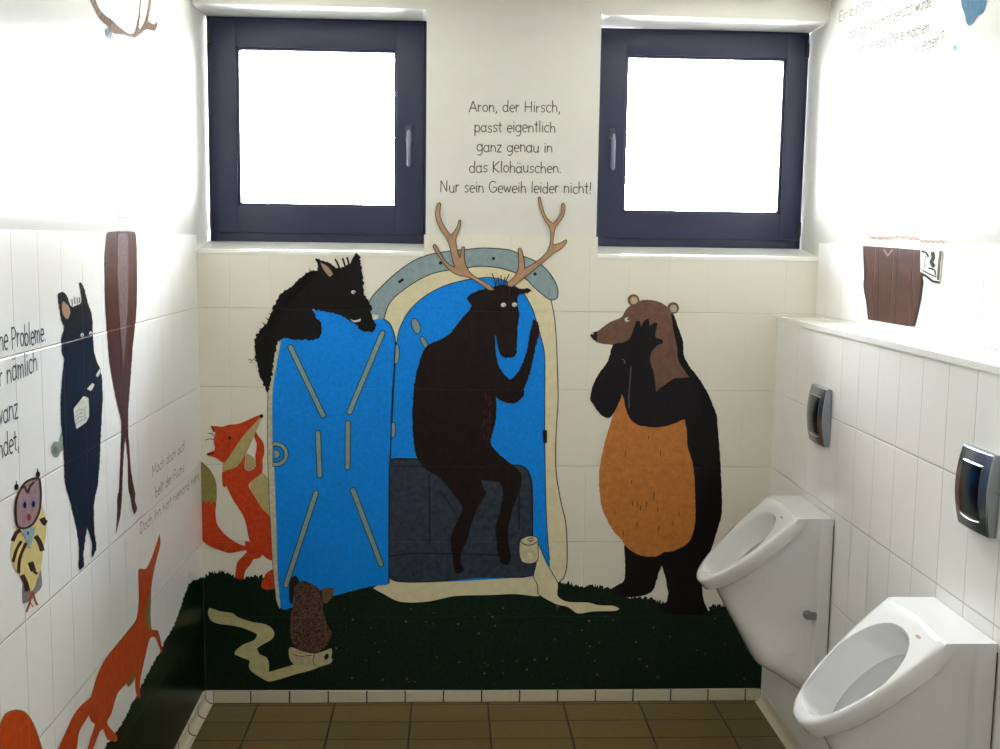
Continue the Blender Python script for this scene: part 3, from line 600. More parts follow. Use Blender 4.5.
# --- left wall figures
L_ = 'left'
bl_ = figure('painted_boar', 'painted black boar standing on left wall reading a book, ears up', 'mural', 82, 569, L_)
bkl = paint_mat((20, 12, 8), L_, col2=(10, 6, 4), scale=60); wh = paint_mat((214, 216, 206), L_); tan = paint_mat((176, 142, 112), L_)
q = Paint(L_, 2)
q.fill(P(57.5, 294, 61.7, 292, 65.9, 295, 70, 305, 72.5, 306.7, 80, 303.4, 81.4, 300, 79.2, 283.3, 80.4, 282, 84.2, 290, 87.6, 303.4, 91.4, 315, 92.6, 333.4, 93.4, 348.5, 95, 356.8, 100, 370, 101.8, 382, 102.3, 400, 100.7, 430, 99.5, 460, 97.5, 484, 95, 496, 93.5, 508, 94, 530, 96, 548, 92.4, 557, 91, 554, 92, 546, 88, 530, 86.4, 526, 85, 540, 83, 554, 83.6, 566, 80, 569.6, 78, 566, 79, 554, 78, 540, 76, 526, 73, 514, 69, 498, 65, 484, 64, 468, 62.6, 440, 60.6, 420, 60.6, 396, 60.9, 392, 63, 368.5, 64, 358, 61.7, 353.5, 61.4, 336.8, 64, 328.4, 60.9, 318.4, 58.7, 303.4), fz=.6)
for a in (P(72, 306, 71.5, 299), P(74.5, 304, 74.2, 297), P(77, 304, 77, 297.5), P(79, 303, 79.5, 297)): q.line(a, .8, smooth=False)
q.build('body', [bkl], bl_)
q = Paint(L_, 3); q.fill(P(62.5, 301, 68.4, 306.7, 69.7, 313.4, 66.7, 319.7, 62.5, 315, 61.2, 306.7)); q.build('inner_ear', [tan], bl_)
for c in ((81.7, 335.2), (90.2, 333.6)):
    q = Paint(L_, 3); q.disc(c, 1.7, 2.4); q.disc((c[0]+.2, c[1]+.8), .7, .9, 1, up=.5); q.build('eye', [wh, ink[L_]], bl_)
for qd in (P(86.4, 389, 92, 383, 94, 384.5, 90.5, 391), P(95.5, 375, 99.5, 368.5, 100, 372, 97, 377.5)):
    q = Paint(L_, 3); q.fill(qd); q.build('tusk', [wh], bl_)
q = Paint(L_, 3); q.fill(P(73, 409, 83, 396, 88, 398, 88.7, 416, 86, 422, 76, 429, 74, 420), sharp=True)
for k in range(4): q.line(P(75, 413+k*4, 79, 409+k*4, 83, 410+k*3.2, 86, 406+k*3.6), .6, 1, up=.4)
q.build('book', [wh, pm((120, 120, 116), L_)], bl_)
q = Paint(L_, 1); q.disc((55.5, 449.5), 4.8, 8.2); q.fill(P(58, 443, 62, 430, 66, 432, 65, 448, 59, 453), up=.4); q.disc((55, 450), 2.2, 4.2, 1, up=.8); 
tag(q.build('painted_toilet_roll', [paint_mat((150, 160, 146), L_), paint_mat((112, 120, 112), L_)]), 'small painted grey toilet roll held behind the reading boar', 'mural')
lg = figure('painted_deer_legs', 'painted reddish-brown deer standing front-on on left wall, long crossing legs', 'mural', 125, 534, L_)
brn = paint_mat((78, 40, 26), L_, col2=(60, 28, 18), scale=30); brd = paint_mat((58, 34, 34), L_, col2=(44, 26, 26), scale=40)
q = Paint(L_, 2)
q.fill(P(107.4, 232.4, 134.4, 232.4, 136.6, 260, 136.6, 300, 135, 325, 132.6, 345, 131, 368.5, 130, 384, 128, 410, 128, 432, 129, 446, 131, 472, 135, 494, 134.5, 500, 136.8, 509, 134, 514.7, 132, 508, 130.5, 498, 128, 488, 127.6, 460, 125, 438, 123.8, 450, 122.3, 480, 121.5, 500, 120, 516, 115.5, 534, 117, 512, 117, 498, 118.7, 490, 120, 460, 121, 434, 120.7, 420, 117, 404, 113, 384, 109.3, 362, 106.8, 332, 105, 303, 104.6, 275, 104.4, 260, 105.4, 245), fz=.3)
q.build('body', [brn], lg)
q = Paint(L_, 3); q.fill(P(118, 234, 127, 234, 127.8, 270, 127.5, 300, 126, 330, 123.2, 369, 120.5, 335, 118, 300, 117, 270)); tag(q.build('chest_stripe', [paint_mat((120, 100, 102), L_, col2=(96, 74, 78))], lg), 'pale mauve stripe')
q = Paint(L_, 2)
for a in (P(109, 212, 113, 216), P(116, 213, 119, 216, 122, 214), P(121, 208, 124, 211), P(127, 208, 129, 212), P(112, 210, 116, 211), P(119, 218, 128, 217), P(124, 213, 129, 216)): q.line(a, 1.3)
q.build('collar_marks', [paint_mat((118, 124, 168), L_)], lg)
q = Paint(L_, 2)
al = P(88, -10, 94, -12, 97, 0, 100, 8, 106, 15, 113, 20, 118.6, 25.6, 125, 30.4, 130, 33.6, 135.4, 32.8, 136.6, 29.6, 138, 24, 140, 12, 141, 0, 141, -12, 142.6, -12, 142.3, 0, 141.4, 12, 139.8, 27, 141, 29.6, 145.8, 21.6, 148, 12, 149.8, 0, 151, -12, 155, -12, 153, 0, 151.4, 10.4, 149.4, 20.8, 155.4, 24.4, 157.6, 21.6, 158.6, 24.8, 155.4, 30.8, 147.4, 29.6, 141, 34.4, 134.6, 38, 125, 35, 117, 34.4, 112, 32, 109, 26.4, 103.4, 21.6, 98.6, 15.2, 94.6, 7.2, 91, 0)
q.fill(al, fz=.2); q.fill(P(106, 31, 110, 28, 113, 33, 114, 42, 111, 46, 108.5, 40), 1, up=.4, fz=.5)
tag(q.build('painted_antlers', [paint_mat((112, 92, 72), L_, tiled=False), paint_mat((80, 84, 110), L_, tiled=False)]), 'painted brown antlers high on the left wall near ceiling', 'mural')
# owl
ow = figure('painted_owl', 'painted yellow and brown striped owl with pink face on left wall', 'mural', 29, 614, L_)
yl = paint_mat((216, 200, 132), L_, var=.06); br = paint_mat((70, 46, 26), L_); pk = paint_mat((170, 132, 118), L_, col2=(140, 118, 140)); gy = paint_mat((140, 132, 130), L_)
q = Paint(L_, 1); q.fill(P(40, 566, 41.7, 586, 34, 595, 30, 590)); q.fill(P(22, 585, 22.4, 604, 32, 599, 31, 588)); q.build('wing_tip', [gy], ow)
q = Paint(L_, 2); q.fill(P(39.5, 502.7, 44.9, 515.6, 46, 530.5, 42.7, 552, 40.6, 566.8, 34, 588, 31, 591, 25.6, 588, 21.4, 575.4, 17, 573, 11.8, 562.6, 10.3, 549.7, 12.8, 534.8, 17, 526, 28, 500))
for a, w_ in ((P(41.5, 518, 43.5, 522, 46, 523.5), 6), (P(35, 536, 39, 542, 42, 551), 5), (P(12, 541, 16, 533, 20, 530), 4), (P(12.6, 562, 16, 550, 21, 541), 3.2), (P(18, 573, 19.5, 558, 25.6, 543), 3.2), (P(21.5, 575, 25, 582, 27.5, 591), 5), (P(30, 562, 33, 571), 6), (P(33, 571, 37, 574), 3)):
    q.line(a, w_, 1, up=.3)
q.build('body', [yl, br], ow)
q = Paint(L_, 4); fo = P(16, 498.5, 23.5, 483.5, 32, 478.8, 38.5, 479, 40, 494, 38.5, 511, 32, 524, 23.5, 528.4, 17, 526, 15, 515.6)
q.fill(fo); q.line(fo, 2.2, 1, up=.3, closed=True); q.line(P(23, 486, 27, 493, 29, 487, 33, 482), 2.4, 1, up=.3); fa = q.build('face', [pk, br], ow)
for c in ((23.5, 504), (32.2, 503)):
    q = Paint(L_, 5.2); q.disc(c, 2.4, 4.6, 0); q.disc((c[0]+.2, c[1]+1), 1.5, 3.2, 1, up=.5); q.build('eye', [paint_mat((128, 128, 176), L_), ink[L_]], fa)
q = Paint(L_, 5.2); q.disc((28, 517), 2.1, 3.6); q.build('beak', [paint_mat((156, 58, 44), L_)], fa)
q = Paint(L_, 5); q.fill(P(20, 530, 29, 528, 35, 526, 29.5, 549), sharp=True); q.disc((27, 533), 1.2, 2, 1, up=.4); q.build('bib', [paint_mat((150, 176, 180), L_), paint_mat((60, 90, 130), L_)], ow)
for c in ((16, 487), (37.4, 474.5)):
    q = Paint(L_, 3); q.disc(c, 2.1, 3.2); q.line(P(c[0], c[1], c[0]-.3, c[1]-6), .9, smooth=False); q.build('ear_tuft', [ink[L_]], ow)
for a in (P(31, 592, 29.5, 602, 26, 612), P(33, 592, 34.5, 600, 36.5, 605)):
    q = Paint(L_, 3); q.line(a, 1.8); q.line((a[1], (a[1][0]+3, a[1][1]+5)), 1.2, smooth=False); q.build('foot', [paint_mat((188, 92, 74), L_)], ow)
# foxes on the left wall
redl = paint_mat((196, 78, 30), L_, col2=(176, 60, 20), scale=40); oll = paint_mat((150, 128, 66), L_)
f2 = figure('painted_fox', 'painted orange fox climbing upward on left wall with pointed snout', 'mural', 110, 740, L_)
q = Paint(L_, 2)
q.fill(P(159.4, 533.8, 151.7, 556.7, 145.6, 569, 139.5, 568.3, 138, 570.5, 138.5, 590, 138, 608.7, 135, 621, 121, 639, 106, 657.6, 96.7, 676, 90.6, 697.4, 88, 711, 90.8, 721.5, 94.6, 724, 87, 749, 84, 762, 90, 762, 93, 749, 99.6, 731.5, 103.4, 729, 107, 739, 116, 741.6, 117, 736.6, 108.5, 726.5, 107, 721.5, 111, 714, 117.3, 693.7, 126, 683.6, 135, 672, 135, 688.7, 137.5, 698.7, 140, 697.5, 140, 681, 146.3, 650.8, 150, 638, 155, 637, 161.5, 654.6, 162.7, 653, 157.7, 630.6, 151.4, 629.4, 150, 605.4, 151.4, 585, 155, 565, 160, 545))
q.build('body', [redl], f2)
q = Paint(L_, 3); q.fill(P(90.6, 697, 75.7, 711, 63, 736.6, 52, 762, 68, 765, 76, 749, 79, 731.5, 89, 713)); q.build('tail', [redl], f2)
q = Paint(L_, 3); q.fill(P(151, 585, 147, 600, 144.5, 612, 146, 626, 149.5, 632, 150.5, 605)); q.build('chest', [oll], f2); q = Paint(L_, 3); q.fill(P(126, 683, 131, 677, 135, 671, 134, 680, 128, 687)); q.build('belly', [oll], f2)
q = Paint(L_, 2); q.fill(P(-12, 740, 0, 724, 5, 714, 15, 710, 25, 712.6, 33, 724, 41.6, 749, 46, 770, -14, 775)); q.line(P(0, 724, 5, 714, 15, 710, 25, 712.6, 33, 724, 41.6, 749, 46, 770), 1, 1, up=.3)
tag(q.build('painted_fox', [redl, oll]), 'orange rounded painted fox rump in bottom left corner', 'mural')
# --- right wall figures
R_ = 'right'
to = figure('painted_animal_torso', 'painted dark brown animal torso rising above ledge on right wall', 'mural', 890, 327, R_)
q = Paint(R_, 2)
q.fill(P(863, 246, 868, 246, 890, 247.5, 921, 250, 922.5, 262, 922, 275, 924, 282, 921, 298, 914.5, 327, 900, 325, 868, 319.5, 866, 300, 864, 275), sharp=True)
for a in (P(879, 247, 877.5, 321), P(898, 248, 895, 324)): q.line(a, .9, 1, up=.3, smooth=False)
q.line(P(864, 255, 866.5, 270, 864.5, 285, 868, 305), 2, 1, up=.3); q.line(P(922, 270, 921, 296, 914.5, 326), 2, 1, up=.3)
q.line(P(884, 249, 888, 256, 893, 249), 1.4, 2, up=.3)
q.build('body', [paint_mat((78, 50, 42), R_, col2=(64, 40, 36), scale=20, rough=.3), paint_mat((40, 28, 26), R_), paint_mat((150, 120, 110), R_)], to)
q = Paint(R_, 4); q.fill(P(921, 250, 943.5, 250.5, 940.5, 282, 929, 279.5, 921, 272), sharp=True)
blk = 1
q.line(P(941.5, 251, 940, 262, 938.8, 280), 2.6, 2, up=.3); q.line(P(921, 273, 928, 277, 933, 281, 940, 282.5), 2.2, 1, up=.4); q.line(P(923, 270, 930, 274, 937, 277), 1.2, 1, up=.4)
q.line(P(933, 252, 934, 258, 932, 262, 935, 267), 4, 1, up=.5); q.line(P(922, 251, 927, 253, 929, 257), 2, 1, up=.4); q.line(P(926, 256, 925, 268), 1.2, 3, up=.4); q.line(P(929, 268, 935, 270, 936, 275), 1.6, 1, up=.5)
q.build('newspaper', [paint_mat((232, 232, 226), R_), paint_mat((40, 38, 36), R_), paint_mat((96, 90, 60), R_), paint_mat((150, 146, 140), R_)], to)
q = Paint(R_, 2)
for k in range(15):
    x = 867+k*3.5; q.line(P(x, 232+random.random()*6, x+2, 236+random.random()*4, x+3.4, 233+random.random()*7), 1.2)
for k in range(5):
    x = 921+k*5; q.line(P(x, 240, x+2, 242.5, x+4, 241), 1.2)
q.build('shoulder_marks', [paint_mat((170, 118, 104), R_)], to)
q = Paint(R_, 2)
q.fill(P(959, -8, 960, 0, 961, 7, 964, 15, 965, 22, 968, 25.8, 971, 24.5, 973.5, 21, 977, 16, 982, 12.5, 985, 3, 986, -8), up=0)
q.disc((954, 48), 2.4, 3, 1)
tag(q.build('painted_water_drop', [paint_mat((48, 108, 140), R_, tiled=False), paint_mat((120, 180, 200), R_, tiled=False)]), 'painted blue drop at top right near the ceiling', 'mural')

# ------------------------------------------------------------------ hand lettering (stroke glyphs; unit: x-height 1, cap 1.5)
def arc(cx, cy, rx, ry, a0, a1, n=9): return [(cx+rx*math.cos(math.radians(a0+(a1-a0)*i/n)), cy+ry*math.sin(math.radians(a0+(a1-a0)*i/n))) for i in range(n+1)]
G = {
 'a': (.85, [arc(.38, .45, .33, .45, 40, 330), [(.68, .95), (.68, .2), (.78, 0)]]), 'b': (.82, [[(.1, 1.55), (.12, 0)], arc(.4, .45, .3, .45, 160, -160)]),
 'c': (.72, [arc(.42, .48, .34, .47, 50, 310)]), 'd': (.85, [arc(.38, .45, .32, .45, 30, 330), [(.7, 1.55), (.68, .1), (.76, 0)]]),
 'e': (.76, [[(.08, .5), (.68, .55)], arc(.4, .48, .32, .48, 10, 310)]), 'f': (.55, [[(.55, 1.5), (.35, 1.5), (.28, 1.2), (.28, 0)], [(.08, .95), (.5, .95)]]),
 'g': (.85, [arc(.38, .48, .32, .44, 30, 330), [(.7, .95), (.7, -.2), (.5, -.5), (.15, -.45)]]), 'h': (.82, [[(.12, 1.55), (.12, 0)], [(.12, .6), (.3, .9), (.55, .9), (.66, .6), (.68, 0)]]),
 'i': (.34, [[(.16, .95), (.17, 0)], [(.15, 1.35), (.19, 1.28)]]), 'k': (.75, [[(.12, 1.55), (.12, 0)], [(.6, .95), (.14, .42), (.66, 0)]]),
 'l': (.34, [[(.15, 1.55), (.15, .1), (.24, 0)]]), 'm': (1.15, [[(.12, .95), (.12, 0)], [(.12, .6), (.3, .9), (.48, .8), (.52, 0)], [(.52, .6), (.72, .9), (.92, .8), (.95, 0)]]),
 'n': (.82, [[(.12, .95), (.12, 0)], [(.12, .6), (.3, .9), (.55, .88), (.66, .6), (.68, 0)]]), 'o': (.8, [arc(.4, .47, .32, .47, 90, 450)]),
 'p': (.84, [[(.12, .95), (.12, -.5)], arc(.42, .47, .32, .45, 160, -160)]), 'r': (.58, [[(.12, .95), (.12, 0)], [(.12, .6), (.3, .88), (.52, .85)]]),
 's': (.68, [[(.58, .85), (.35, .97), (.15, .8), (.2, .58), (.5, .42), (.56, .18), (.35, 0), (.08, .1)]]), 't': (.56, [[(.26, 1.4), (.26, .12), (.42, 0)], [(.04, .98), (.5, 1.0)]]),
 'u': (.82, [[(.12, .95), (.13, .25), (.3, .02), (.55, .06), (.66, .3)], [(.67, .95), (.67, .1), (.76, 0)]]), 'w': (1.05, [[(.05, .95), (.28, 0), (.5, .8), (.72, 0), (.95, .95)]]),
 'z': (.72, [[(.08, .92), (.6, .95), (.08, 0), (.64, .02)]]), 'ü': (.82, [[(.12, .95), (.13, .25), (.3, .02), (.55, .06), (.66, .3)], [(.67, .95), (.67, .1), (.76, 0)], [(.24, 1.4), (.26, 1.3)], [(.52, 1.4), (.54, 1.3)]]),
 'ä': (.85, [arc(.38, .45, .33, .45, 40, 330), [(.68, .95), (.68, .2), (.78, 0)], [(.24, 1.4), (.26, 1.3)], [(.52, 1.4), (.54, 1.3)]]),
 'A': (1.05, [[(.02, 0), (.5, 1.5), (.98, 0)], [(.2, .5), (.82, .5)]]), 'H': (1.1, [[(.12, 1.5), (.12, 0)], [(.9, 1.5), (.9, 0)], [(.12, .75), (.9, .78)]]),
 'K': (1.0, [[(.12, 1.5), (.12, 0)], [(.85, 1.5), (.14, .7), (.9, 0)]]), 'N': (1.1, [[(.1, 0), (.12, 1.5), (.85, .05), (.88, 1.5)]]),
 'G': (1.15, [arc(.58, .75, .5, .75, 50, 330), [(.6, .7), (1.02, .7), (1.02, .2)]]), 'P': (.9, [[(.12, 1.5), (.12, 0)], [(.12, 1.45), (.5, 1.5), (.78, 1.2), (.6, .8), (.14, .72)]]),
 'E': (.9, [[(.8, 1.5), (.12, 1.5), (.12, 0), (.82, 0)], [(.12, .8), (.65, .8)]]), 'S': (.95, [[(.82, 1.3), (.5, 1.52), (.15, 1.25), (.2, .9), (.7, .6), (.8, .25), (.45, 0), (.08, .15)]]),
 'F': (.85, [[(.8, 1.5), (.12, 1.5), (.12, 0)], [(.12, .8), (.65, .8)]]), 'D': (1.05, [[(.12, 1.5), (.12, 0)], [(.12, 1.5), (.6, 1.4), (.92, .8), (.6, .08), (.12, 0)]]), 'M': (1.3, [[(.1, 0), (.14, 1.5), (.6, .4), (1.06, 1.5), (1.1, 0)]]),
 ',': (.38, [[(.2, .12), (.18, -.08), (.08, -.28)]]), '.': (.36, [[(.14, .08), (.2, 0)]]), '!': (.42, [[(.24, 1.5), (.2, .4)], [(.18, .1), (.2, .0)]]), '?': (.8, [[(.1, 1.2), (.35, 1.52), (.68, 1.3), (.6, .9), (.34, .65), (.32, .4)], [(.3, .1), (.33, 0)]]), ' ': (.55, []),
}
def lettering(rows, wall, label, mat, stroke=.0038, cat='lettering', seed=1):
    """rows: (text, pixel start, pixel end of the baseline, x-height in metres)"""
    rnd = random.Random(seed); ax, val, nrm = PLANE[wall]; off = nrm*(1.2*LH)
    root = empty('wall_lettering', hit(rows[-1][1][0], rows[-1][1][1], ax, val), label, cat)
    if root.location.z > ZT: off = off-nrm*.0039
    for text, p0, p1, xh in rows:
        A_, B_ = hit(p0[0], p0[1], ax, val), hit(p1[0], p1[1], ax, val); d = B_-A_; tot = sum(G[c][0] for c in text); mb = MB()
        sx_ = d.length/tot; dn = d.normalized(); up = Vector((0, 0, 1)); cur = 0
        for ch in text:
            wdt, strokes = G[ch]; jy = rnd.uniform(-.06, .06); js = rnd.uniform(.93, 1.05)
            for st_ in strokes:
                pts = [(cur+x, (y*js+jy)) for x, y in st_]
                if len(pts) > 2 and len(pts) < 9: pts = spline([(x*10, y*10) for x, y in pts], 2.2, False); pts = [(x/10, y/10) for x, y in pts]
                w3 = [A_+dn*(x*sx_)+up*(y*xh) for x, y in pts]; nn = len(w3); V = []
                for sgn in (1, -1):
                    for i, p in enumerate(w3):
                        t = (w3[min(i+1, nn-1)]-w3[max(i-1, 0)]); t = t.normalized() if t.length > 0 else dn
                        V.append(p+nrm.cross(t)*(stroke*.5*sgn)+off)
                V[0] -= (w3[1]-w3[0]).normalized()*stroke*.4; V[nn] -= (w3[1]-w3[0]).normalized()*stroke*.4
                fs = []
                for i in range(nn-1):
                    f = (i, i+1, nn+i+1, nn+i); fs.append(f if (V[f[1]]-V[f[0]]).cross(V[f[2]]-V[f[0]]).dot(nrm) > 0 else f[::-1])
                mb.add(V, fs)
            cur += wdt
        mb.build('text_line', [mat], root)
    return root
lk = pm((86, 82, 74), 'back', tiled=False); lkl = pm((96, 96, 94), L_, tiled=False); lkr = pm((104, 98, 86), R_, tiled=False)
lettering([('Aron, der Hirsch,', (469, 111.5), (561, 112.5), .0265), ('passt eigentlich', (474, 132), (556, 132.5), .0265), ('ganz genau in', (476.5, 151.5), (553, 152.5), .0265),
           ('das Klohäuschen.', (469, 172.3), (562, 173), .0265), ('Nur sein Geweih leider nicht!', (440, 192), (592, 193.5), .0275)], 'back', 'handwritten grey German verse between the two windows above the antlers', lk, .0036, seed=3)
lettering([('ne Probleme.', (-1, 352), (46, 341), .032), ('r nämlich', (-1, 387), (37.5, 371), .032), ('wanz', (-4, 426), (18.5, 416.5), .032), ('ndet,', (-2, 460), (19.5, 449), .032)], L_, 'handwritten grey verse at the left edge beside the black boar', lkl, .0044, seed=5)
lettering([('Mach doch auf!', (152, 476), (185, 449), .022), ('bellt der Fuchs.', (155, 498), (185, 470), .022), ('Doch ihn hört niemand mehr.'.replace('ö', 'o'), (140, 534), (200, 478), .022)], L_, 'small faint handwritten verse on left wall beside the red fox tail', pm((138, 130, 116), L_, tiled=False), .003, seed=8)
lettering([('Ein bisschen doof,', (838, 22), (895, -7), .024), ('dass das Klo schon benutzt wurde,', (848, 39), (932, 5), .024), ('Soll er dieselbe Stelle machen,', (848, 57), (930, 31), .024), ('wieder?', (913, 54), (943, 44), .026)], R_, 'faint handwritten verse high on the right wall beside the window', lkr, .003, seed=9)

# ------------------------------------------------------------------ urinals
def urinal(name, yc, zt, label):
    root = empty(name, (XR, yc, zt-.62), label, 'urinal', 'ceramic urinals on the boxed-in right wall')
    hw = .168; nT, nS = 13, 52
    th = 0; PJ, DR = .283, .250; Lf = math.hypot(PJ, DR)     # sloping front face
    dv = Vector((PJ/Lf, -DR/Lf)); nv = Vector((DR/Lf, PJ/Lf))   # in (projection, z)
    p0, z0 = .122, 0.0
    # outline of the lip in face coordinates (a across, b down the slope)
    def outline(hw_, btop, bbot, e=2.25, cut=.06):
        pts = []
        for i in range(nT):
            t = i/(nT-1); a = -hw_+2*hw_*t
            pts.append((a*.985, btop-.012*(1-(a/hw_)**2)))
        for i in range(1, nS):
            t = i/nS; ang = math.pi*t                      # right side down to the tip and up the left side
            ca, sa = math.cos(ang), math.sin(ang)
            a = hw_*abs(ca)**(2/e)*(1 if ca > 0 else -1); bb = btop+(bbot-btop)*abs(sa)**(2/2.0)
            pts.append((a, bb))
        return pts
    def face(a, b_, lift=0):
        return (p0+dv[0]*b_+nv[0]*lift, a, z0+dv[1]*b_+nv[1]*lift)
    lip = outline(hw, 0, Lf)
    n = len(lip); rings = []
    # wall outline
    def wallring(p, inset, zb=-.63):
        out = []
        for k, (a, b_) in enumerate(lip):
            if k < nT: out.append((p, a*(1 if inset == 0 else 1-inset*.0/hw), 0.0)); continue
            t = (k-nT+1)/nS; s = t*2 if t <= .5 else (1-t)*2     # 0 at corner, 1 at bottom
            sg = 1 if t <= .5 else -1
            if s < .82: a2 = hw-inset*min(1, s*6); z = zb*.93*(s/.82)
            else:
                q = max(0, min(1, (s-.82)/.18)); a2 = (hw-inset)*(1-q)**.7; z = zb*(.93+.07*q**.6)
            out.append((p, sg*a2, z))
        return out
    def lerp(A, B, t): return [tuple(x*(1-t)+y*t for x, y in zip(a, b_)) for a, b_ in zip(A, B)]
    under = []
    for k, (a, b_) in enumerate(lip):
        if k < nT: under.append((p0-.03, a, 0.0)); continue
        w_ = min(1, b_/.05); x, y, z = face(a, b_, -.042)
        tx, tz = p0-.03, -.002
        under.append((tx*(1-w_)+x*w_, y, tz*(1-w_)+z*w_))
    under2 = []
    for k, (q, (a, b_)) in enumerate(zip(under, lip)):
        if k < nT: under2.append((p0-.035, q[1], 0.0)); continue
        w_ = min(1, b_/.07); sg = 1 if q[1] > 0 else -1
        under2.append((q[0]-.036*w_*(.5+.5*min(1, b_/.3)), q[1]*(1-.10*w_), q[2]+.004*w_))
    W0 = wallring(0, 0); W1 = wallring(.044, 0); W2 = wallring(.050, .020)
    W3 = []
    for k, q in enumerate(W2):
        s = 0
        if k >= nT: s = (k-nT+1)/nS; s = s*2 if s <= .5 else (1-s)*2
        w_ = max(0, min(1, (s-.5)/.42)); w_ = w_*w_*(3-2*w_)
        W3.append((q[0]+.15*w_, q[1]*(1-.08*w_), q[2]+.095*w_))
    rings = [W0, lerp(W0, W1, .5), W1, W2, lerp(W2, W3, .5), lerp(W2, W3, .9), W3]+[lerp(W3, under2, t) for t in (.1, .3, .5, .7, .9, .96)]+[under2, under]
    rings.append([face(a, b_, -.022) if k >= nT else (p0-.012, a, 0.0) for k, (a, b_) in enumerate(lip)])
    rings.append([face(a, b_, -.006) if k >= nT else (p0-.004, a, 0.0) for k, (a, b_) in enumerate(lip)])
    ins = outline(hw-.006, .004, Lf-.006); rings.append([face(a, b_, 0) for a, b_ in ins])
    ins = outline(hw-.018, .012, Lf-.018); rings.append([face(a, b_, .0015) for a, b_ in ins])
    # opening
    def oval(hw_, bt, bb, lift, dz=0, sk=0):
        out = []
        c = (bt+bb)/2; r = (bb-bt)/2
        for k in range(n):
            if k < nT: ang = math.radians(-90-58+116*k/(nT-1))
            else:
                t = (k-nT+1)/nS; ang = math.radians(-32+ (180+64)*t)
            q = math.cos(ang), math.sin(ang)
            # egg: a little wider towards the lower half
            a = hw_*math.copysign(abs(q[0])**.88, q[0])*(1-.05*q[1]); out.append(face(a, c+r*q[1]+sk, lift))
        return [(x, y, z+dz) for x, y, z in out]
    def lr(i): return i
    O1 = oval(.135, .036, Lf-.034, .001)
    mid = lerp(rings[-1], O1, .5); rings.append(mid)
    rings.append(O1); rings.append(oval(.132, .040, Lf-.037, -.004)); rings.append(oval(.129, .043, Lf-.040, -.014))
    rings.append(oval(.125, .046, Lf-.048, -.045)); rings.append(oval(.112, .050, Lf-.058, -.078, -.003)); rings.append(oval(.109, .052, Lf-.062, -.084, -.004))
    rings.append(oval(.116, .046, Lf-.062, -.089, -.006)); rings.append(oval(.120, .042, Lf-.075, -.11, -.02))
    rings.append(oval(.110, .055, Lf-.11, -.135, -.05)); rings.append(oval(.09, .09, Lf-.15, -.155, -.08)); rings.append(oval(.05, .13, Lf-.19, -.168, -.10))
    vs = [(XR-.0015-p, yc+a, zt+z) for r in rings for p, a, z in r]
    fs = [(i*n+k, i*n+(k+1) % n, (i+1)*n+(k+1) % n, (i+1)*n+k) for i in range(len(rings)-1) for k in range(n)]
    fs += [tuple(range(n)), tuple((len(rings)-1)*n+k for k in range(n))[::-1]]
    body = mesh_obj('bowl', vs, fs, [CERAMIC], root, True)
    bm = bmesh.new(); bm.from_mesh(body.data); bmesh.ops.recalc_face_normals(bm, faces=bm.faces); bm.to_mesh(body.data); bm.free()
    for p in body.data.polygons: p.use_smooth = True
    body.data.set_sharp_from_angle(angle=math.radians(50))
    # drain strainer deep in the bowl, fixing caps on both sides, maker's mark, spout, joint
    def L(p, a, z): return (XR-.0015-p, yc+a, zt+z)
    x, y, z = face(0, Lf-.16, -.148)
    d = MB(); c0 = Vector(L(x, 0, z-.085)); dn_ = Vector((-nv[0], 0, nv[1]))
    c0 = c0+Vector((0, 0, -.022)); d.tube([c0, c0+dn_*.004], [.030, .028], 20); d.build('drain_strainer', [CHROME], root, True)
    for sg in (-1, 1):
        f_ = MB(); f_.tube([L(.068, sg*(hw-.022), -.325), L(.068, sg*(hw-.002), -.325), L(.068, sg*(hw+.004), -.325)], [.014, .013, .009], 16)
        f_.bbox(*sorted((XR-.070, XR-.044)), *sorted((yc+sg*(hw-.010), yc+sg*(hw+.003))), zt-.337, zt-.313, .003, 2)
        f_.build('fixing_cap', [GREYP], root, True)
    mk = MB(); fx_ = [face(.075+.013*math.cos(t), .028+.004*math.sin(t), .0022) for t in [k*math.pi/8 for k in range(16)]]
    mk.add([L(*(q[0], -q[1], q[2])) for q in fx_], [tuple(range(16))]); mk.build('maker_mark', [plain('faded_mark', (150, 120, 118), .4)], root)
    sl = MB(); sl.tube([L(.0015, -hw-.001, -.02), L(.0015, -hw-.001, -.30), L(.0015, -hw-.001, -.57)], .0013, 8); sl.build('wall_joint', [SEAL], root)
    return root
urinal('urinal', -.551, .923, 'far white ceramic urinal in front of the painted bear')
urinal('urinal', -1.623, .909, 'near white ceramic urinal cut by lower right edge of the photo')

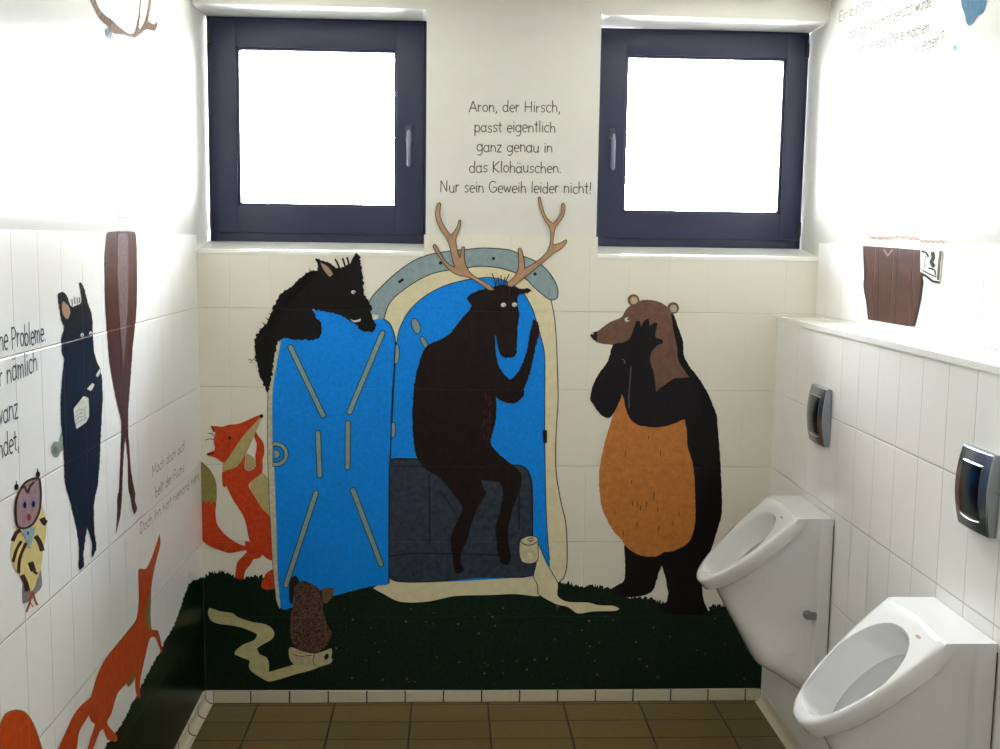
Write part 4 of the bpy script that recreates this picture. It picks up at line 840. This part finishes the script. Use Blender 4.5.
# ------------------------------------------------------------------ flush plates
def flush(yc, zc, label):
    root = empty('flush_plate', (XR, yc, zc-.093), label, 'flush plate', 'metal flush plates above the urinals')
    hw, hh = .080, .096
    def surf(y, z, lift=0):   # convex front, thickest at the middle
        return .019+.014*(1-(z/hh)**2)*.9+.004*(1-(y/hw)**2)+lift
    def shell(w_, h_, base, lift, mats, name, zo=0, taper=.0):
        nu, nv_ = 13, 17; V = []; Fc = []
        for j in range(nv_):
            for i in range(nu):
                yy = -w_+2*w_*i/(nu-1); zz = zo-h_+2*h_*j/(nv_-1)
                side = 1-.05*(zz/hh)**2
                V.append((XR-surf(yy, zz, lift), yc+yy*side, zc+zz))
        for j in range(nv_-1):
            for i in range(nu-1): Fc.append((j*nu+i, j*nu+i+1, (j+1)*nu+i+1, (j+1)*nu+i))
        rim = [i for i in range(nu)]+[j*nu+nu-1 for j in range(1, nv_)]+[(nv_-1)*nu+i for i in range(nu-2, -1, -1)]+[j*nu for j in range(nv_-2, 0, -1)]
        b0 = len(V)
        for r in rim: V.append((XR-base, V[r][1], V[r][2]))
        m_ = len(rim)
        for k in range(m_): Fc.append((rim[k], b0+k, b0+(k+1) % m_, rim[(k+1) % m_]))
        Fc.append(tuple(b0+k for k in range(m_))[::-1])
        o = mesh_obj(name, V, Fc, mats, root, True)
        bm = bmesh.new(); bm.from_mesh(o.data); bmesh.ops.recalc_face_normals(bm, faces=bm.faces); bm.to_mesh(o.data); bm.free()
        for p in o.data.polygons: p.use_smooth = True
        o.data.set_sharp_from_angle(angle=math.radians(40))
        md = o.modifiers.new('bevel', 'BEVEL'); md.width = .003; md.segments = 3; md.limit_method = 'ANGLE'; md.angle_limit = math.radians(40)
        return o
    shell(hw, hh, .0005, 0, [SILVER], 'cover')
    shell(hw*.62, hh*.66, .018, .0022, [DARKMETAL], 'push_button', zo=.002)
    b_ = MB(); zz = -hh*.68
    b_.tube([(XR-surf(t*hw*.56, zz, .0008), yc+t*hw*.56, zc+zz-.004*(1-t*t)) for t in [-1+.2*k for k in range(11)]], .0006, 6)
    b_.tube([(XR-surf(t*hw*.56, hh*.69, .0008), yc+t*hw*.6, zc+hh*.69) for t in [-1+.2*k for k in range(11)]], .0006, 6)
    b_.build('button_trim', [plain('bright_chrome', (215, 218, 220), .3, metal=1)], root, True)
    return root
flush(-.562, 1.240, 'small chrome flush plate above the far urinal')
flush(-1.672, 1.238, 'chrome flush plate above the near urinal at right edge')

# ------------------------------------------------------------------ light
wd = bpy.data.worlds.new('overcast'); bpy.context.scene.world = wd; wd.use_nodes = True; nt = wd.node_tree
bg = nt.nodes['Background']; bg.inputs[0].default_value = (.93, .95, 1.0, 1); bg.inputs[1].default_value = 84.0
for i, (xa, xb, za, zb) in enumerate(((a1.x, b1.x, b1.z, a1.z), (a2.x, b2.x, b2.z, a2.z))):
    ld = bpy.data.lights.new('window_portal', 'AREA'); ld.shape = 'RECTANGLE'; ld.size = xb-xa; ld.size_y = zb-za
    lo = bpy.data.objects.new('window_portal', ld); C.objects.link(lo); lo.location = ((xa+xb)/2, .29, (za+zb)/2); lo.rotation_euler = (math.radians(-90), 0, 0)
    ld.cycles.is_portal = True
# fill light added behind the camera, built as a ceiling luminaire
lx, ly = 1.17, -4.75
lamp = empty('added_fill_lamp', (lx, ly, ZC-.085), 'added fill light shaped as a long ceiling lamp, unseen behind the viewer', 'lamp')
hb_ = MB(); hb_.bbox(lx-.62, lx+.62, ly-.07, ly+.07, ZC-.05, ZC-.0005, .008, 2); hb_.build('housing', [TRIMM], lamp, True)
em, nt, p = new_mat('fill_diffuser'); p.inputs['Emission Color'].default_value = (1, .96, .9, 1); p.inputs['Emission Strength'].default_value = 12.5; p.inputs['Base Color'].default_value = (.9, .9, .88, 1)
hb_ = MB(); hb_.bbox(lx-.60, lx+.60, ly-.055, ly+.055, ZC-.085, ZC-.048, .012, 3); hb_.build('diffuser', [em], lamp, True)
sc = bpy.context.scene
sc.view_settings.view_transform = 'Standard'; sc.view_settings.look = 'None'; sc.view_settings.gamma = 1; sc.view_settings.use_curve_mapping = False
sc.view_settings.exposure = 0.0
